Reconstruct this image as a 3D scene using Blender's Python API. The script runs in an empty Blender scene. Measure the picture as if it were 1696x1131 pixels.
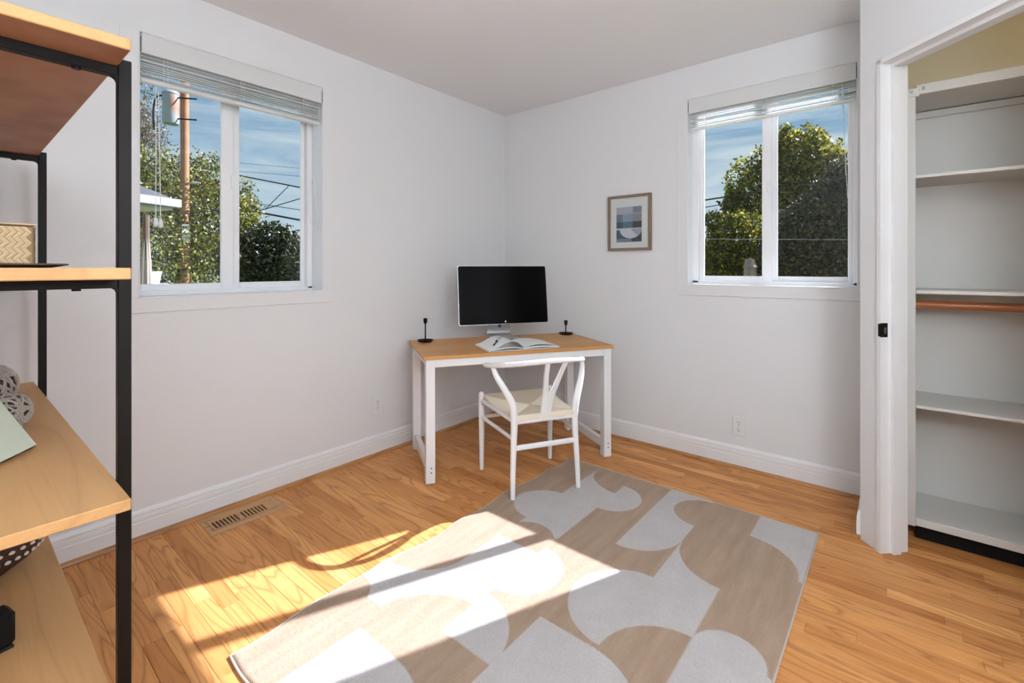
import bpy, math, random
import numpy as np
from mathutils import Vector, Matrix
random.seed(7)
PI = math.pi
SC = bpy.context.scene
COL = SC.collection

# ------------------------------------------------------------------ camera
H = 1.22                       # lens height
TH = math.radians(39.65)       # view direction, from the +X axis
FPX = 776.5                    # focal length in pixels of a 1696 wide frame
HOR = 444.0                    # horizon row
cam_d = bpy.data.cameras.new('camera')
cam = bpy.data.objects.new('camera', cam_d); COL.objects.link(cam)
cam.location = (0, 0, H)
cam.rotation_euler = (PI/2, 0, TH - PI/2)
cam_d.sensor_width = 36
cam_d.lens = FPX/1696*36
cam_d.shift_y = -(565.5 - HOR)/1696
cam_d.clip_start = 0.02
SC.camera = cam
SC.view_settings.view_transform = 'Standard'
SC.view_settings.look = 'None'
SC.view_settings.gamma = 1
SC.view_settings.use_curve_mapping = False
SC.view_settings.exposure = 0.0

# ------------------------------------------------------------------ sky
w = bpy.data.worlds.new('sky'); SC.world = w; w.use_nodes = True
nt = w.node_tree; nt.nodes.clear()
def N(t, k, **kw):
    n = t.nodes.new(k)
    for a, b in kw.items(): setattr(n, a, b)
    return n
def mixc(t, fac, a, b, mode='MIX'):
    m = t.nodes.new('ShaderNodeMix'); m.data_type = 'RGBA'; m.blend_type = mode
    for s, v in ((0, fac), (6, a), (7, b)):
        if hasattr(v, 'is_output') or isinstance(v, bpy.types.NodeSocket): t.links.new(v, m.inputs[s])
        else: m.inputs[s].default_value = v if s == 0 else (tuple(v)+(1,))[:4]
    return m.outputs[2]
def ramp(t, fac, stops, interp='LINEAR'):
    r = t.nodes.new('ShaderNodeValToRGB'); e = r.color_ramp; e.interpolation = interp
    while len(e.elements) > 1: e.elements.remove(e.elements[-1])
    for i, (p, c) in enumerate(stops):
        el = e.elements[0] if i == 0 else e.elements.new(p)
        el.position = p
        el.color = (c, c, c, 1) if not hasattr(c, '__len__') else tuple(c)+(1,)
    t.links.new(fac, r.inputs[0]); return r.outputs[0]
def mth(t, op, a, b=None):
    m = t.nodes.new('ShaderNodeMath'); m.operation = op
    for s, v in ((0, a), (1, b)):
        if v is None: continue
        if isinstance(v, bpy.types.NodeSocket): t.links.new(v, m.inputs[s])
        else: m.inputs[s].default_value = v
    return m.outputs[0]
def noise(t, vec, scale=5, detail=4, rough=.5, dist=0):
    n = t.nodes.new('ShaderNodeTexNoise'); n.inputs['Scale'].default_value = scale
    n.inputs['Detail'].default_value = detail; n.inputs['Roughness'].default_value = rough
    n.inputs['Distortion'].default_value = dist
    t.links.new(vec, n.inputs['Vector']); return n.outputs[0]
def mapping(t, vec, scale=(1, 1, 1), loc=(0, 0, 0), rot=(0, 0, 0)):
    m = t.nodes.new('ShaderNodeMapping')
    m.inputs['Scale'].default_value = scale; m.inputs['Location'].default_value = loc
    m.inputs['Rotation'].default_value = rot
    t.links.new(vec, m.inputs['Vector']); return m.outputs[0]
tc = N(nt, 'ShaderNodeTexCoord')
sx = N(nt, 'ShaderNodeSeparateXYZ'); nt.links.new(tc.outputs['Generated'], sx.inputs[0])
grad = ramp(nt, sx.outputs[2], [(0.0, (.55, .68, .76)), (.12, (.46, .62, .74)), (.30, (.20, .37, .57)), (.6, (.12, .28, .50)), (1, (.08, .21, .42))])
cl = noise(nt, mapping(nt, tc.outputs['Generated'], (1.6, 1.6, 12.0), rot=(0.05, 0.06, 0)), 2.3, 6, .55, .6)
clm = ramp(nt, cl, [(.40, 0), (.66, .9)])
sky = mixc(nt, clm, grad, (.62, .74, .80))
bg = N(nt, 'ShaderNodeBackground'); nt.links.new(sky, bg.inputs[0]); bg.inputs[1].default_value = 1.0
wo = N(nt, 'ShaderNodeOutputWorld'); nt.links.new(bg.outputs[0], wo.inputs[0])

# ------------------------------------------------------------------ sun (through the right-hand window)
sun_d = bpy.data.lights.new('sun', 'SUN'); sun_d.energy = 15.5; sun_d.angle = math.radians(.55)
sun_d.color = (.92, .95, 1.10)
sun = bpy.data.objects.new('sun', sun_d); COL.objects.link(sun)
SUN = Vector((-1.452, .608, -1.172)).normalized()
sun.rotation_euler = SUN.to_track_quat('-Z', 'Y').to_euler()
sun.location = (12, -5, 10)

# ------------------------------------------------------------------ constants of the room
A = 3.0913      # plane of the right wall (X)
B = 2.6433      # plane of the left wall (Y)
C = 2.534       # ceiling
XB = -.78       # wall behind the camera
YS = -1.02      # wall to the right of the camera
CT, ST = math.cos(TH), math.sin(TH)
def at(u, v, d):
    """a point at distance d along the view axis, in the direction of a measured pixel"""
    a = (u-848)/FPX
    return Vector((d*(CT+a*ST), d*(ST-a*CT), H-(v-HOR)/FPX*d))

# ------------------------------------------------------------------ materials
MATS = {}
def mat(name, col=(.8, .8, .8), rough=.5, metal=0, spec=.5, bump=None, fn=None, emit=None, sheen=0, coat=0):
    if name in MATS: return MATS[name]
    m = bpy.data.materials.new(name); m.use_nodes = True
    t = m.node_tree; b = t.nodes['Principled BSDF']
    b.inputs['Base Color'].default_value = tuple(col)+(1,)
    b.inputs['Roughness'].default_value = rough
    b.inputs['Metallic'].default_value = metal
    b.inputs['Specular IOR Level'].default_value = spec
    b.inputs['Sheen Weight'].default_value = sheen
    b.inputs['Coat Weight'].default_value = coat
    if emit:
        b.inputs['Emission Color'].default_value = tuple(emit[0])+(1,); b.inputs['Emission Strength'].default_value = emit[1]
    if bump:
        sc, st, vec = bump
        co = t.nodes.new('ShaderNodeTexCoord')
        n = noise(t, mapping(t, co.outputs['Object'], vec), sc, 5, .6)
        bp = t.nodes.new('ShaderNodeBump'); bp.inputs['Strength'].default_value = st; bp.inputs['Distance'].default_value = .01
        t.links.new(n, bp.inputs['Height']); t.links.new(bp.outputs[0], b.inputs['Normal'])
    if fn: fn(t, b)
    MATS[name] = m
    return m

def wood(name, lo, mid, hi, axis='Y', rough=.35, k=1.0, freq=11.0, pid=False, strength=1.0, coat=0.0, spec=.5):
    def f(t, b):
        co = t.nodes.new('ShaderNodeTexCoord')
        vec = co.outputs['Object']
        tint = None
        if pid:
            at_ = t.nodes.new('ShaderNodeAttribute'); at_.attribute_name = 'pid'
            cm = t.nodes.new('ShaderNodeCombineXYZ')
            t.links.new(mth(t, 'MULTIPLY', at_.outputs['Fac'], 17.3), cm.inputs[0])
            t.links.new(mth(t, 'MULTIPLY', at_.outputs['Fac'], 43.7), cm.inputs[1])
            t.links.new(mth(t, 'MULTIPLY', at_.outputs['Fac'], 29.1), cm.inputs[2])
            va = t.nodes.new('ShaderNodeVectorMath'); va.operation = 'ADD'
            t.links.new(vec, va.inputs[0]); t.links.new(cm.outputs[0], va.inputs[1]); vec = va.outputs[0]
            tint = at_.outputs['Fac']
        s1 = {'Y': (7*k, .75*k, 7*k), 'X': (.75*k, 7*k, 7*k)}[axis]
        s2 = {'Y': (150*k, 5*k, 150*k), 'X': (5*k, 150*k, 150*k)}[axis]
        n1 = noise(t, mapping(t, vec, s1), 1.0, 2, .45, .25)
        rings = mth(t, 'FRACT', mth(t, 'MULTIPLY', n1, freq))
        line = ramp(t, rings, [(0, 1), (.10, .35), (.30, 0), (.80, .10), (.92, .5), (1, 1)])
        fine = noise(t, mapping(t, vec, s2), 1.0, 3, .6)
        base = ramp(t, noise(t, mapping(t, vec, tuple(q*.6 for q in s1)), 1, 3, .6), [(.3, mid), (.7, hi)])
        if tint is not None:
            tn = ramp(t, mth(t, 'FRACT', mth(t, 'MULTIPLY', tint, 7.77)),
                      [(0, (.78, .69, .62)), (.14, (.88, .83, .78)), (.35, (.98, .95, .92)), (.65, (1, 1, 1)), (.85, (1.07, 1.09, 1.10)), (1, (1.17, 1.24, 1.30))])
            base = mixc(t, 1.0, base, tn, 'MULTIPLY')
        c1 = mixc(t, mth(t, 'MULTIPLY', line, .55*strength), base, lo)
        c2 = mixc(t, mth(t, 'MULTIPLY', ramp(t, fine, [(.52, 0), (.75, 1)]), .40*strength), c1, lo)
        t.links.new(c2, b.inputs['Base Color'])
        bp = t.nodes.new('ShaderNodeBump'); bp.inputs['Strength'].default_value = .12; bp.inputs['Distance'].default_value = .002
        t.links.new(fine, bp.inputs['Height']); t.links.new(bp.outputs[0], b.inputs['Normal'])
    return mat(name, mid, rough, fn=f, coat=coat, spec=spec)

WALL = mat('wall_paint', (.80, .80, .80), .75, bump=(55, .05, (1, 1, 1)))
CEIL = mat('ceiling_paint', (.88, .88, .89), .85, bump=(45, .05, (1, 1, 1)))
TRIM = mat('trim_paint', (.86, .86, .86), .38)
VINYL = mat('white_vinyl', (.92, .92, .93), .3)
BEIGE = mat('closet_beige_paint', (.82, .73, .53), .75, bump=(55, .05, (1, 1, 1)))
SHELFW = mat('closet_shelf_paint', (.68, .66, .62), .5, bump=(25, .05, (1, 1, 1)))
OAK = wood('oak_strip_floor', (.26, .09, .022), (.65, .282, .086), (.75, .357, .130), 'Y', .40, pid=True, spec=.16, freq=15)
OAKTRIM = wood('oak_shoe_moulding', (.22, .085, .028), (.46, .21, .075), (.56, .28, .11), 'X', .35)
OAKTRIMY = wood('oak_shoe_moulding_y', (.22, .085, .028), (.46, .21, .075), (.56, .28, .11), 'Y', .35)
OAKVENT = wood('oak_vent', (.28, .12, .04), (.52, .27, .10), (.62, .35, .15), 'X', .4)
SHELFOAK = wood('shelf_oak', (.34, .175, .065), (.62, .335, .13), (.70, .40, .17), 'Y', .45, k=.7, freq=7, strength=.45, spec=.25)
DESKWOOD = wood('desk_beech', (.42, .19, .06), (.60, .295, .10), (.66, .35, .135), 'X', .42, k=.8, freq=6, strength=.3, spec=.2)
RODWOOD = wood('closet_rod_wood', (.25, .07, .02), (.42, .13, .04), (.50, .17, .06), 'Y', .35, k=1.5, freq=5, strength=.5)
BLACKM = mat('black_powder_coat', (.007, .005, .0035), .5, spec=.2)
DWHITE = mat('desk_white_lacquer', (.90, .90, .90), .28)
CWHITE = mat('chair_white_lacquer', (.91, .91, .91), .25)
CORD = mat('paper_cord', (.80, .70, .55), .8)
GROOVE = mat('dark_gap', (.05, .035, .025), .9)
STEEL = mat('bolt_steel', (.30, .30, .30), .35, metal=.9)
BLACK = mat('matte_black', (.006, .006, .006), .55, spec=.18)
SCREEN = mat('screen_glass', (.003, .003, .0035), .12, spec=.09)
ALU = mat('brushed_aluminium', (.60, .60, .61), .36, metal=.85)
LOGO = mat('logo_white', (.9, .9, .9), .4)
PAPER = mat('book_paper', (.90, .90, .89), .8)
INK = mat('ink', (.03, .03, .03), .7)
PLASTIC = mat('outlet_white_plastic', (.80, .80, .79), .35)
SLOT = mat('outlet_slot', (.05, .05, .05), .6)
def blind_fn(t, b):
    out = [n for n in t.nodes if n.type == 'OUTPUT_MATERIAL'][0]
    tl = t.nodes.new('ShaderNodeBsdfTranslucent'); tl.inputs[0].default_value = (.9, .9, .88, 1)
    mx = t.nodes.new('ShaderNodeMixShader'); mx.inputs[0].default_value = .25
    t.links.new(b.outputs[0], mx.inputs[1]); t.links.new(tl.outputs[0], mx.inputs[2]); t.links.new(mx.outputs[0], out.inputs[0])
BLINDW = mat('blind_white', (.92, .92, .91), .45, fn=blind_fn)
CORDW = mat('blind_cord', (.86, .86, .85), .7)
def glass_fn(t, b):
    out = [n for n in t.nodes if n.type == 'OUTPUT_MATERIAL'][0]
    tr = t.nodes.new('ShaderNodeBsdfTransparent'); gl = t.nodes.new('ShaderNodeBsdfGlossy'); gl.inputs['Roughness'].default_value = .0
    lw = t.nodes.new('ShaderNodeLayerWeight'); lw.inputs['Blend'].default_value = .5
    mx = t.nodes.new('ShaderNodeMixShader')
    tr.inputs[0].default_value = (.97, .98, .98, 1)
    t.links.new(mth(t, 'ADD', mth(t, 'MULTIPLY', mth(t, 'POWER', lw.outputs['Facing'], 5.0), .5), .018), mx.inputs[0]); t.links.new(tr.outputs[0], mx.inputs[1]); t.links.new(gl.outputs[0], mx.inputs[2])
    t.links.new(mx.outputs[0], out.inputs[0])
GLASS = mat('window_glass', fn=glass_fn)

# ------------------------------------------------------------------ mesh builder
class MB:
    def __init__(s): s.v = []; s.f = []; s.mi = []
    def add(s, vs, fs, m=0):
        o = len(s.v); s.v += [tuple(p) for p in vs]; s.f += [tuple(i+o for i in q) for q in fs]; s.mi += [m]*len(fs); return s
    def box(s, x0, x1, y0, y1, z0, z1, m=0):
        x0, x1 = sorted((x0, x1)); y0, y1 = sorted((y0, y1)); z0, z1 = sorted((z0, z1))
        return s.add([(x0,y0,z0),(x1,y0,z0),(x1,y1,z0),(x0,y1,z0),(x0,y0,z1),(x1,y0,z1),(x1,y1,z1),(x0,y1,z1)],
              [(3,2,1,0),(4,5,6,7),(0,1,5,4),(1,2,6,5),(2,3,7,6),(3,0,4,7)], m)
    def cbox(s, x0, x1, y0, y1, z0, z1, c=.003, m=0):
        """box with chamfered edges"""
        x0, x1 = sorted((x0, x1)); y0, y1 = sorted((y0, y1)); z0, z1 = sorted((z0, z1))
        vs = []; idx = {}
        for ix, X, dx in ((0, x0, c), (1, x1, -c)):
            for iy, Y, dy in ((0, y0, c), (1, y1, -c)):
                for iz, Z, dz in ((0, z0, c), (1, z1, -c)):
                    idx[ix,iy,iz,'x'] = len(vs); vs.append((X, Y+dy, Z+dz))
                    idx[ix,iy,iz,'y'] = len(vs); vs.append((X+dx, Y, Z+dz))
                    idx[ix,iy,iz,'z'] = len(vs); vs.append((X+dx, Y+dy, Z))
        g = lambda *k: idx[k]
        fs = []
        for i in (0, 1):
            q = [g(i,0,0,'x'), g(i,1,0,'x'), g(i,1,1,'x'), g(i,0,1,'x')]; fs.append(q if i else q[::-1])
            q = [g(0,i,0,'y'), g(0,i,1,'y'), g(1,i,1,'y'), g(1,i,0,'y')]; fs.append(q if i else q[::-1])
            q = [g(0,0,i,'z'), g(1,0,i,'z'), g(1,1,i,'z'), g(0,1,i,'z')]; fs.append(q if i else q[::-1])
        for i in (0, 1):
            for j in (0, 1):
                q = [g(i,j,0,'x'), g(i,j,1,'x'), g(i,j,1,'y'), g(i,j,0,'y')]; fs.append(q if i != j else q[::-1])
                q = [g(i,0,j,'x'), g(i,1,j,'x'), g(i,1,j,'z'), g(i,0,j,'z')]; fs.append(q if i == j else q[::-1])
                q = [g(0,i,j,'y'), g(1,i,j,'y'), g(1,i,j,'z'), g(0,i,j,'z')]; fs.append(q if i != j else q[::-1])
        for i in (0, 1):
            for j in (0, 1):
                for k in (0, 1):
                    q = [g(i,j,k,'x'), g(i,j,k,'y'), g(i,j,k,'z')]; fs.append(q if (i+j+k) % 2 else q[::-1])
        return s.add(vs, fs, m)
    def tube(s, pts, r, n=10, cap=True, m=0, flat=None):
        pts = [Vector(p) for p in pts]; L = len(pts)
        rs = r if hasattr(r, '__len__') else [r]*L
        up = Vector((0, 0, 1)); vs = []; fs = []; prev = None
        for i, p in enumerate(pts):
            d = (pts[min(i+1, L-1)]-pts[max(i-1, 0)]).normalized()
            if prev is None:
                a = d.cross(up)
                if a.length < 1e-3: a = d.cross(Vector((0, 1, 0)))
                a.normalize()
            else:
                a = prev-d*prev.dot(d); a.normalize()
            prev = a; b = d.cross(a)
            for k in range(n):
                t = 2*PI*k/n
                f = flat or (1, 1)
                vs.append(p+a*math.cos(t)*rs[i]*f[0]+b*math.sin(t)*rs[i]*f[1])
        for i in range(L-1):
            for k in range(n):
                k2 = (k+1) % n
                fs.append((i*n+k2, i*n+k, (i+1)*n+k, (i+1)*n+k2))
        if cap:
            fs.append(tuple(range(n))); fs.append(tuple((L-1)*n+k for k in reversed(range(n))))
        return s.add(vs, fs, m)
    def lathe(s, prof, c=(0, 0, 0), n=24, m=0):
        vs = []; fs = []
        for r, z in prof:
            for k in range(n):
                t = 2*PI*k/n; vs.append((c[0]+r*math.cos(t), c[1]+r*math.sin(t), c[2]+z))
        for i in range(len(prof)-1):
            for k in range(n):
                k2 = (k+1) % n
                fs.append((i*n+k, i*n+k2, (i+1)*n+k2, (i+1)*n+k))
        if prof[0][0] > 1e-6: fs.append(tuple(reversed(range(n))))
        if prof[-1][0] > 1e-6: fs.append(tuple((len(prof)-1)*n+k for k in range(n)))
        return s.add(vs, fs, m)
    def prism(s, poly, z0, z1, m=0, tf=None):
        """poly: ccw list of 2D points, extruded along the third axis; tf maps (a, b, c) to 3D"""
        n = len(poly); tf = tf or (lambda a, b, c: (a, b, c))
        vs = [tf(a, b, z0) for a, b in poly]+[tf(a, b, z1) for a, b in poly]
        fs = [tuple(reversed(range(n))), tuple(range(n, 2*n))]+[(i, (i+1) % n, n+(i+1) % n, n+i) for i in range(n)]
        return s.add(vs, fs, m)
    def build(s, name, mt, parent=None, smooth=False, fix=False):
        me = bpy.data.meshes.new(name); me.from_pydata(s.v, [], s.f)
        for q in (mt if isinstance(mt, (list, tuple)) else [mt]): me.materials.append(q)
        if any(s.mi): me.polygons.foreach_set('material_index', s.mi)
        me.update()
        if fix:
            import bmesh
            bm = bmesh.new(); bm.from_mesh(me); bmesh.ops.recalc_face_normals(bm, faces=bm.faces); bm.to_mesh(me); bm.free()
        if smooth:
            me.polygons.foreach_set('use_smooth', [True]*len(me.polygons))
            try: me.set_sharp_from_angle(angle=math.radians(40))
            except Exception: pass
        o = bpy.data.objects.new(name, me); COL.objects.link(o)
        if parent: o.parent = parent
        return o
def tag(o, label=None, cat=None, group=None, kind=None):
    if label: o['label'] = label
    if cat: o['category'] = cat
    if group: o['group'] = group
    if kind: o['kind'] = kind
    return o
def thing(name, label, cat, loc=(0, 0, 0), rz=0, group=None, kind=None):
    o = bpy.data.objects.new(name, None); COL.objects.link(o); o.empty_display_size = .05
    o.location = loc; o.rotation_euler = (0, 0, rz)
    return tag(o, label, cat, group, kind)
def copy_tree(o, parent=None):
    c = o.copy(); COL.objects.link(c); c.parent = parent
    for ch in list(o.children): copy_tree(ch, c)
    return c
def struct(o, label, cat): return tag(o, label, cat, kind='structure')
def spline(pts, n=8):
    P = [Vector(p) for p in pts]; P = [2*P[0]-P[1]]+P+[2*P[-1]-P[-2]]; out = []
    for i in range(1, len(P)-2):
        for k in range(n):
            t = k/n; a, b, c, d = P[i-1:i+3]
            out.append(.5*((2*b)+(c-a)*t+(2*a-5*b+4*c-d)*t*t+(3*b-a-3*c+d)*t**3))
    out.append(P[-2]); return out

# ================================================================== THE ROOM
# window openings
LW = (.552, 1.430, 1.083, 2.293)      # left wall: x0, x1, z0, z1
RW = (.172, 1.075, 1.110, 2.322)      # right wall: y0, y1, z0, z1
TL, TR = .20, .17                      # wall thickness
RET = .14                              # return wall of the closet
# diagonal closet wall: face runs from K0 towards (-1,-1)
K0 = Vector((2.628, RET)); DD = Vector((-1, -1)).normalized(); NN = Vector((1, -1)).normalized()   # NN: into the closet
def dg(s, q, z): p = K0+DD*s+NN*q; return (p.x, p.y, z)     # s along the face, q into the wall
JS = .092                              # wall stub before the jamb
DO = .80                               # door opening
WT = .118                              # wall depth there
ZH = 2.092                             # head of the opening
SEND = (K0.y-YS)*math.sqrt(2)

m = MB()
m.box(XB-.2, LW[0], B, B+TL, -.1, C+.1).box(LW[1], A+TR, B, B+TL, -.1, C+.1)
m.box(LW[0], LW[1], B, B+TL, -.1, LW[2]).box(LW[0], LW[1], B, B+TL, LW[3], C+.1)
struct(m.build('wall_left', WALL), 'white painted wall with the wide window on the left', 'wall')
m = MB()
m.box(A, A+TR, RW[1], B, -.1, C+.1).box(A, A+TR, RET, RW[0], -.1, C+.1)
m.box(A, A+TR, RW[0], RW[1], -.1, RW[2]).box(A, A+TR, RW[0], RW[1], RW[3], C+.1)
struct(m.build('wall_right', WALL), 'white painted wall with the picture and the right window', 'wall')
m = MB()
m.box(XB-.2, XB, YS-.2, B+TL, -.1, C+.1)
struct(m.build('wall_rear', WALL), 'plain white wall behind the shelf unit', 'wall')
m = MB(); pe = dg(SEND, 0, 0)
m.box(XB, pe[0]+.08, YS-.2, YS, -.1, C+.1)
struct(m.build('wall_near', WALL), 'plain white wall closing the near side of the room', 'wall')
m = MB()
q = lambda s, t: (lambda p: (p[0], p[1]))(dg(s, t, 0))
m.prism([q(0, 0), q(JS, 0), q(JS, WT), (K0.x+.118, K0.y-.05), (A, RET-.11), (A, RET)], 0, C)      # stub and return
m.prism([q(JS+DO, 0), q(SEND, 0), q(SEND, WT), q(JS+DO, WT)], 0, C)
m.prism([q(JS, 0), q(JS+DO, 0), q(JS+DO, WT), q(JS, WT)], ZH+.012, C)
struct(m.build('wall_closet', WALL, fix=True), 'diagonal white wall that frames the closet opening', 'wall')
# closet shell
m = MB(); m.box(A, A+TR, -1.45, RET, -.1, C+.1)
struct(m.build('wall_closet_back', BEIGE), 'beige back wall inside the closet', 'wall')
m = MB(); m.box(pe[0]+.09, A+TR, -1.6, -1.45, -.1, C+.1)
m.box(pe[0]+.08, pe[0]+.19, -1.6, YS-.1, -.1, C+.1)
struct(m.build('wall_closet_side', BEIGE), 'beige side wall inside the closet', 'wall')
m = MB(); m.box(XB-.2, A+TR, -1.6, B+TL, C, C+.12)
struct(m.build('ceiling', CEIL), 'smooth white ceiling', 'ceiling')

# ---- oak strip floor
m = MB(); m.box(XB-.2, A, -1.6, B, -.10, -.004)
FLOOR = struct(m.build('floor', GROOVE), 'honey oak strip floor running towards the far left wall', 'floor')
PWID = .0572; rnd = random.Random(11)
planks = []
VX0, VX1, VY0, VY1 = .770, 1.115, 2.405, 2.612          # floor vent cut-out
x = A-.001; row = 0
while x > XB:
    x0 = x-PWID; y = -1.45-rnd.random()*.9
    while y < B:
        L = rnd.choice([.28, .38, .5, .62, .75, .9, 1.1, 1.3])*(.85+.3*rnd.random())
        y1 = y+L
        a0, a1 = max(y, -1.45), min(y1, B)
        if a1-a0 > .03: planks.append((x0, x, a0, a1, rnd.random()))
        y = y1
    x = x0; row += 1
cut = []
for (x0, x1, y0, y1, r_) in planks:
    if x1 > VX0+.002 and x0 < VX1-.002 and y1 > VY0 and y0 < VY1:
        if y0 < VY0-.02: cut.append((x0, x1, y0, VY0, r_))
        if y1 > VY1+.02: cut.append((x0, x1, VY1, y1, r_))
        if x0 < VX0-.004: cut.append((x0, VX0, max(y0, VY0), min(y1, VY1), r_))
        if x1 > VX1+.004: cut.append((VX1, x1, max(y0, VY0), min(y1, VY1), r_))
    else: cut.append((x0, x1, y0, y1, r_))
planks = [p for p in cut if p[3]-p[2] > .012 and p[1]-p[0] > .002]
def proj(x, y, z):
    d = x*CT+y*ST
    if d < .15: return None
    return 848+FPX*(x*ST-y*CT)/d, HOR-FPX*(z-H)/d, d
RUG = (.572, 2.545, .288, 1.632)
def score(p):
    n = 0
    for i in range(9):
        yy = p[2]+(p[3]-p[2])*(i+.5)/9; xx = (p[0]+p[1])/2
        if RUG[0] < xx < RUG[1] and RUG[2] < yy < RUG[3]: continue
        if yy > B-.02 or (yy < .15 and xx > 2.75): continue
        pr = proj(xx, yy, 0)
        if pr and -5 < pr[0] < 1700 and pr[1] < 1136: n += 1/pr[2]**2.0
    return n*(p[1]-p[0])*(p[3]-p[2])
planks.sort(key=score, reverse=True)
def plank_mesh(mb, p):
    x0, x1, y0, y1, _ = p; g = .0003; c = .0006
    mb.add([(x0+g, y0+g, -.004), (x1-g, y0+g, -.004), (x1-g, y1-g, -.004), (x0+g, y1-g, -.004),
            (x0+g, y0+g, -c), (x1-g, y0+g, -c), (x1-g, y1-g, -c), (x0+g, y1-g, -c),
            (x0+g+c, y0+g+c, 0), (x1-g-c, y0+g+c, 0), (x1-g-c, y1-g-c, 0), (x0+g+c, y1-g-c, 0)],
           [(8, 9, 10, 11)]+[(i, (i+1) % 4, 4+(i+1) % 4, 4+i) for i in range(4)]+[(4+i, 4+(i+1) % 4, 8+(i+1) % 4, 8+i) for i in range(4)])
def set_pid(o, vals):
    a = o.data.attributes.new('pid', 'FLOAT', 'POINT'); a.data.foreach_set('value', vals)
for p in planks[:296]:
    mb = MB(); plank_mesh(mb, p); o = mb.build('floor_plank', OAK, FLOOR); set_pid(o, [p[4]]*12)
mb = MB(); vals = []
for p in planks[296:]: plank_mesh(mb, p); vals += [p[4]]*12
o = mb.build('hidden_floor_planks', OAK, FLOOR); set_pid(o, vals); o['kind'] = 'stuff'

# ---- baseboards with oak shoe moulding
def base_profile():
    return [(0, .015), (.014, .015), (.014, .077), (.0115, .0795), (.0115, .083), (.013, .0855), (.013, .101), (.0105, .1035), (.0105, .107), (.011, .116), (.008, .124), (.0045, .130), (0, .132)]
def shoe_profile():
    return [(0, 0), (.0305, 0), (.0300, .006), (.027, .012), (.022, .0165), (.0135, .019), (0, .019)]
def baseboard(name, tf, a0, a1, label, shoe_mat):
    pr_ = base_profile(); mb = MB(); mb.prism(pr_, a0, a1, tf=tf)
    o = mb.build(name, TRIM, fix=True); struct(o, label, 'baseboard')
    mb = MB(); mb.prism(shoe_profile(), a0, a1, tf=tf); mb.build('shoe_moulding', shoe_mat, o, fix=True)
baseboard('baseboard_left', lambda a, z, s: (s, B-a, z), XB, A, 'white profiled baseboard with oak shoe moulding under the left window', OAKTRIM)
baseboard('baseboard_right', lambda a, z, s: (A-a, s, z), RET, B-.031, 'white profiled baseboard with oak shoe moulding on the picture wall', OAKTRIMY)
baseboard('baseboard_closet', lambda a, z, s: (s, RET+a, z), K0.x-.002, A-.031, 'short white baseboard wrapping the closet wall corner', OAKTRIM)

# ---- windows
def cbar(mb, bx, c=.004): mb.cbox(*bx, c=c)
def window(name, W, tf, depth, mull, label, open_first, ofs):
    """tf(a, q, z): a along the wall, q outwards from the wall face; W = a0, a1, z0, z1"""
    a0, a1, z0, z1 = W
    root = thing(name, label, 'window', tf((a0+a1)/2, 0, z0), 0, kind='structure')
    org = Vector(root.location)
    def part(nm, boxes, mt, parent=root, c=.004):
        mb = MB()
        for (b0, b1, q0, q1, c0, c1) in boxes:
            p, r = Vector(tf(b0, q0, c0))-org, Vector(tf(b1, q1, c1))-org
            mb.cbox(p.x, r.x, p.y, r.y, p.z, r.z, c=min(c, abs(b1-b0)*.4, abs(q1-q0)*.4, abs(c1-c0)*.4))
        return mb.build(nm, mt, parent, fix=True)
    cw = .066; ct = .0035
    near = .029 if name == 'window_2' else cw
    part('casing', [(a0-near, a0, -ct, 0, z0-cw, z1), (a1, a1+cw, -ct, 0, z0-cw, z1)], WALL, c=.0012)
    part('apron', [(a0-near+.0005, a1+cw-.0005, -ct-.004, 0, z0-cw, z0)], WALL, c=.002)
    # painted liner of the opening
    e = .006
    part('jamb', [(a0, a0+e, -ct, depth, z0, z1), (a1-e, a1, -ct, depth, z0, z1), (a0, a1, -ct-.006, depth, z0-.001, z0+e), (a0, a1, 0, depth, z1-e, z1)], TRIM, c=.002)
    q0, q1 = depth, depth+.062; fw = .030; fl, sl0, fr_, sr0 = ofs
    part('frame', [(a0, a0+fl, q0, q1, z0, z1), (a1-fr_, a1, q0, q1, z0, z1), (a0, a1, q0, q1, z0, z0+.030), (a0, a1, q0, q1, z1-fw, z1)], VINYL)
    m0, m1 = mull; sw = .024
    mm = (m0+m1)/2
    lo, hi = (a0+fl, mm+.012), (mm-.012, a1-fr_)
    for i, (s0, s1) in enumerate((lo, hi)):
        front = (i == open_first)
        qa, qb = (depth+.004, depth+.026) if front else (depth+.030, depth+.052)
        sl, sr = s0, s1
        st = m1-m0
        wl = sl0 if i == 0 else (mm-.012, m1)[1]-(mm-.012)
        wr = (mm+.012)-m0 if i == 0 else sr0
        sh = part('sash', [(sl, sl+wl, qa, qb, z0+.022, z1-.02), (sr-wr, sr, qa, qb, z0+.022, z1-.02), (sl+wl, sr-wr, qa, qb, z0+.022, z0+.022+.038), (sl+wl, sr-wr, qa, qb, z1-.055, z1-.02)], VINYL, c=.005)
        part('glass_pane', [(sl+wl-.003, sr-wr+.003, (qa+qb)/2-.002, (qa+qb)/2+.002, z0+.055, z1-.05)], GLASS, sh, c=.0001)
        if front:
            part('latch', [((mm-.006), (mm+.008), qa-.010, qa, (z0+z1)/2-.04, (z0+z1)/2+.03)], VINYL, sh, c=.003)
    part('track', [(a0+.002, a1-.002, depth-.012, depth, z0+.004, z0+.016)], VINYL, c=.003)
    return root
window('window_1', LW, lambda a, q, z: (a, B+q, z), .125, (.930, 1.030), 'white vinyl sliding window with utility pole outside, left wall', 0, (.017, .016, .032, .024))
window('window_2', RW, lambda a, q, z: (A+q, a, z), .095, (.575, .655), 'white vinyl sliding window with leafy tree outside, right wall', 1, (.030, .025, .045, .032))

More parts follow.
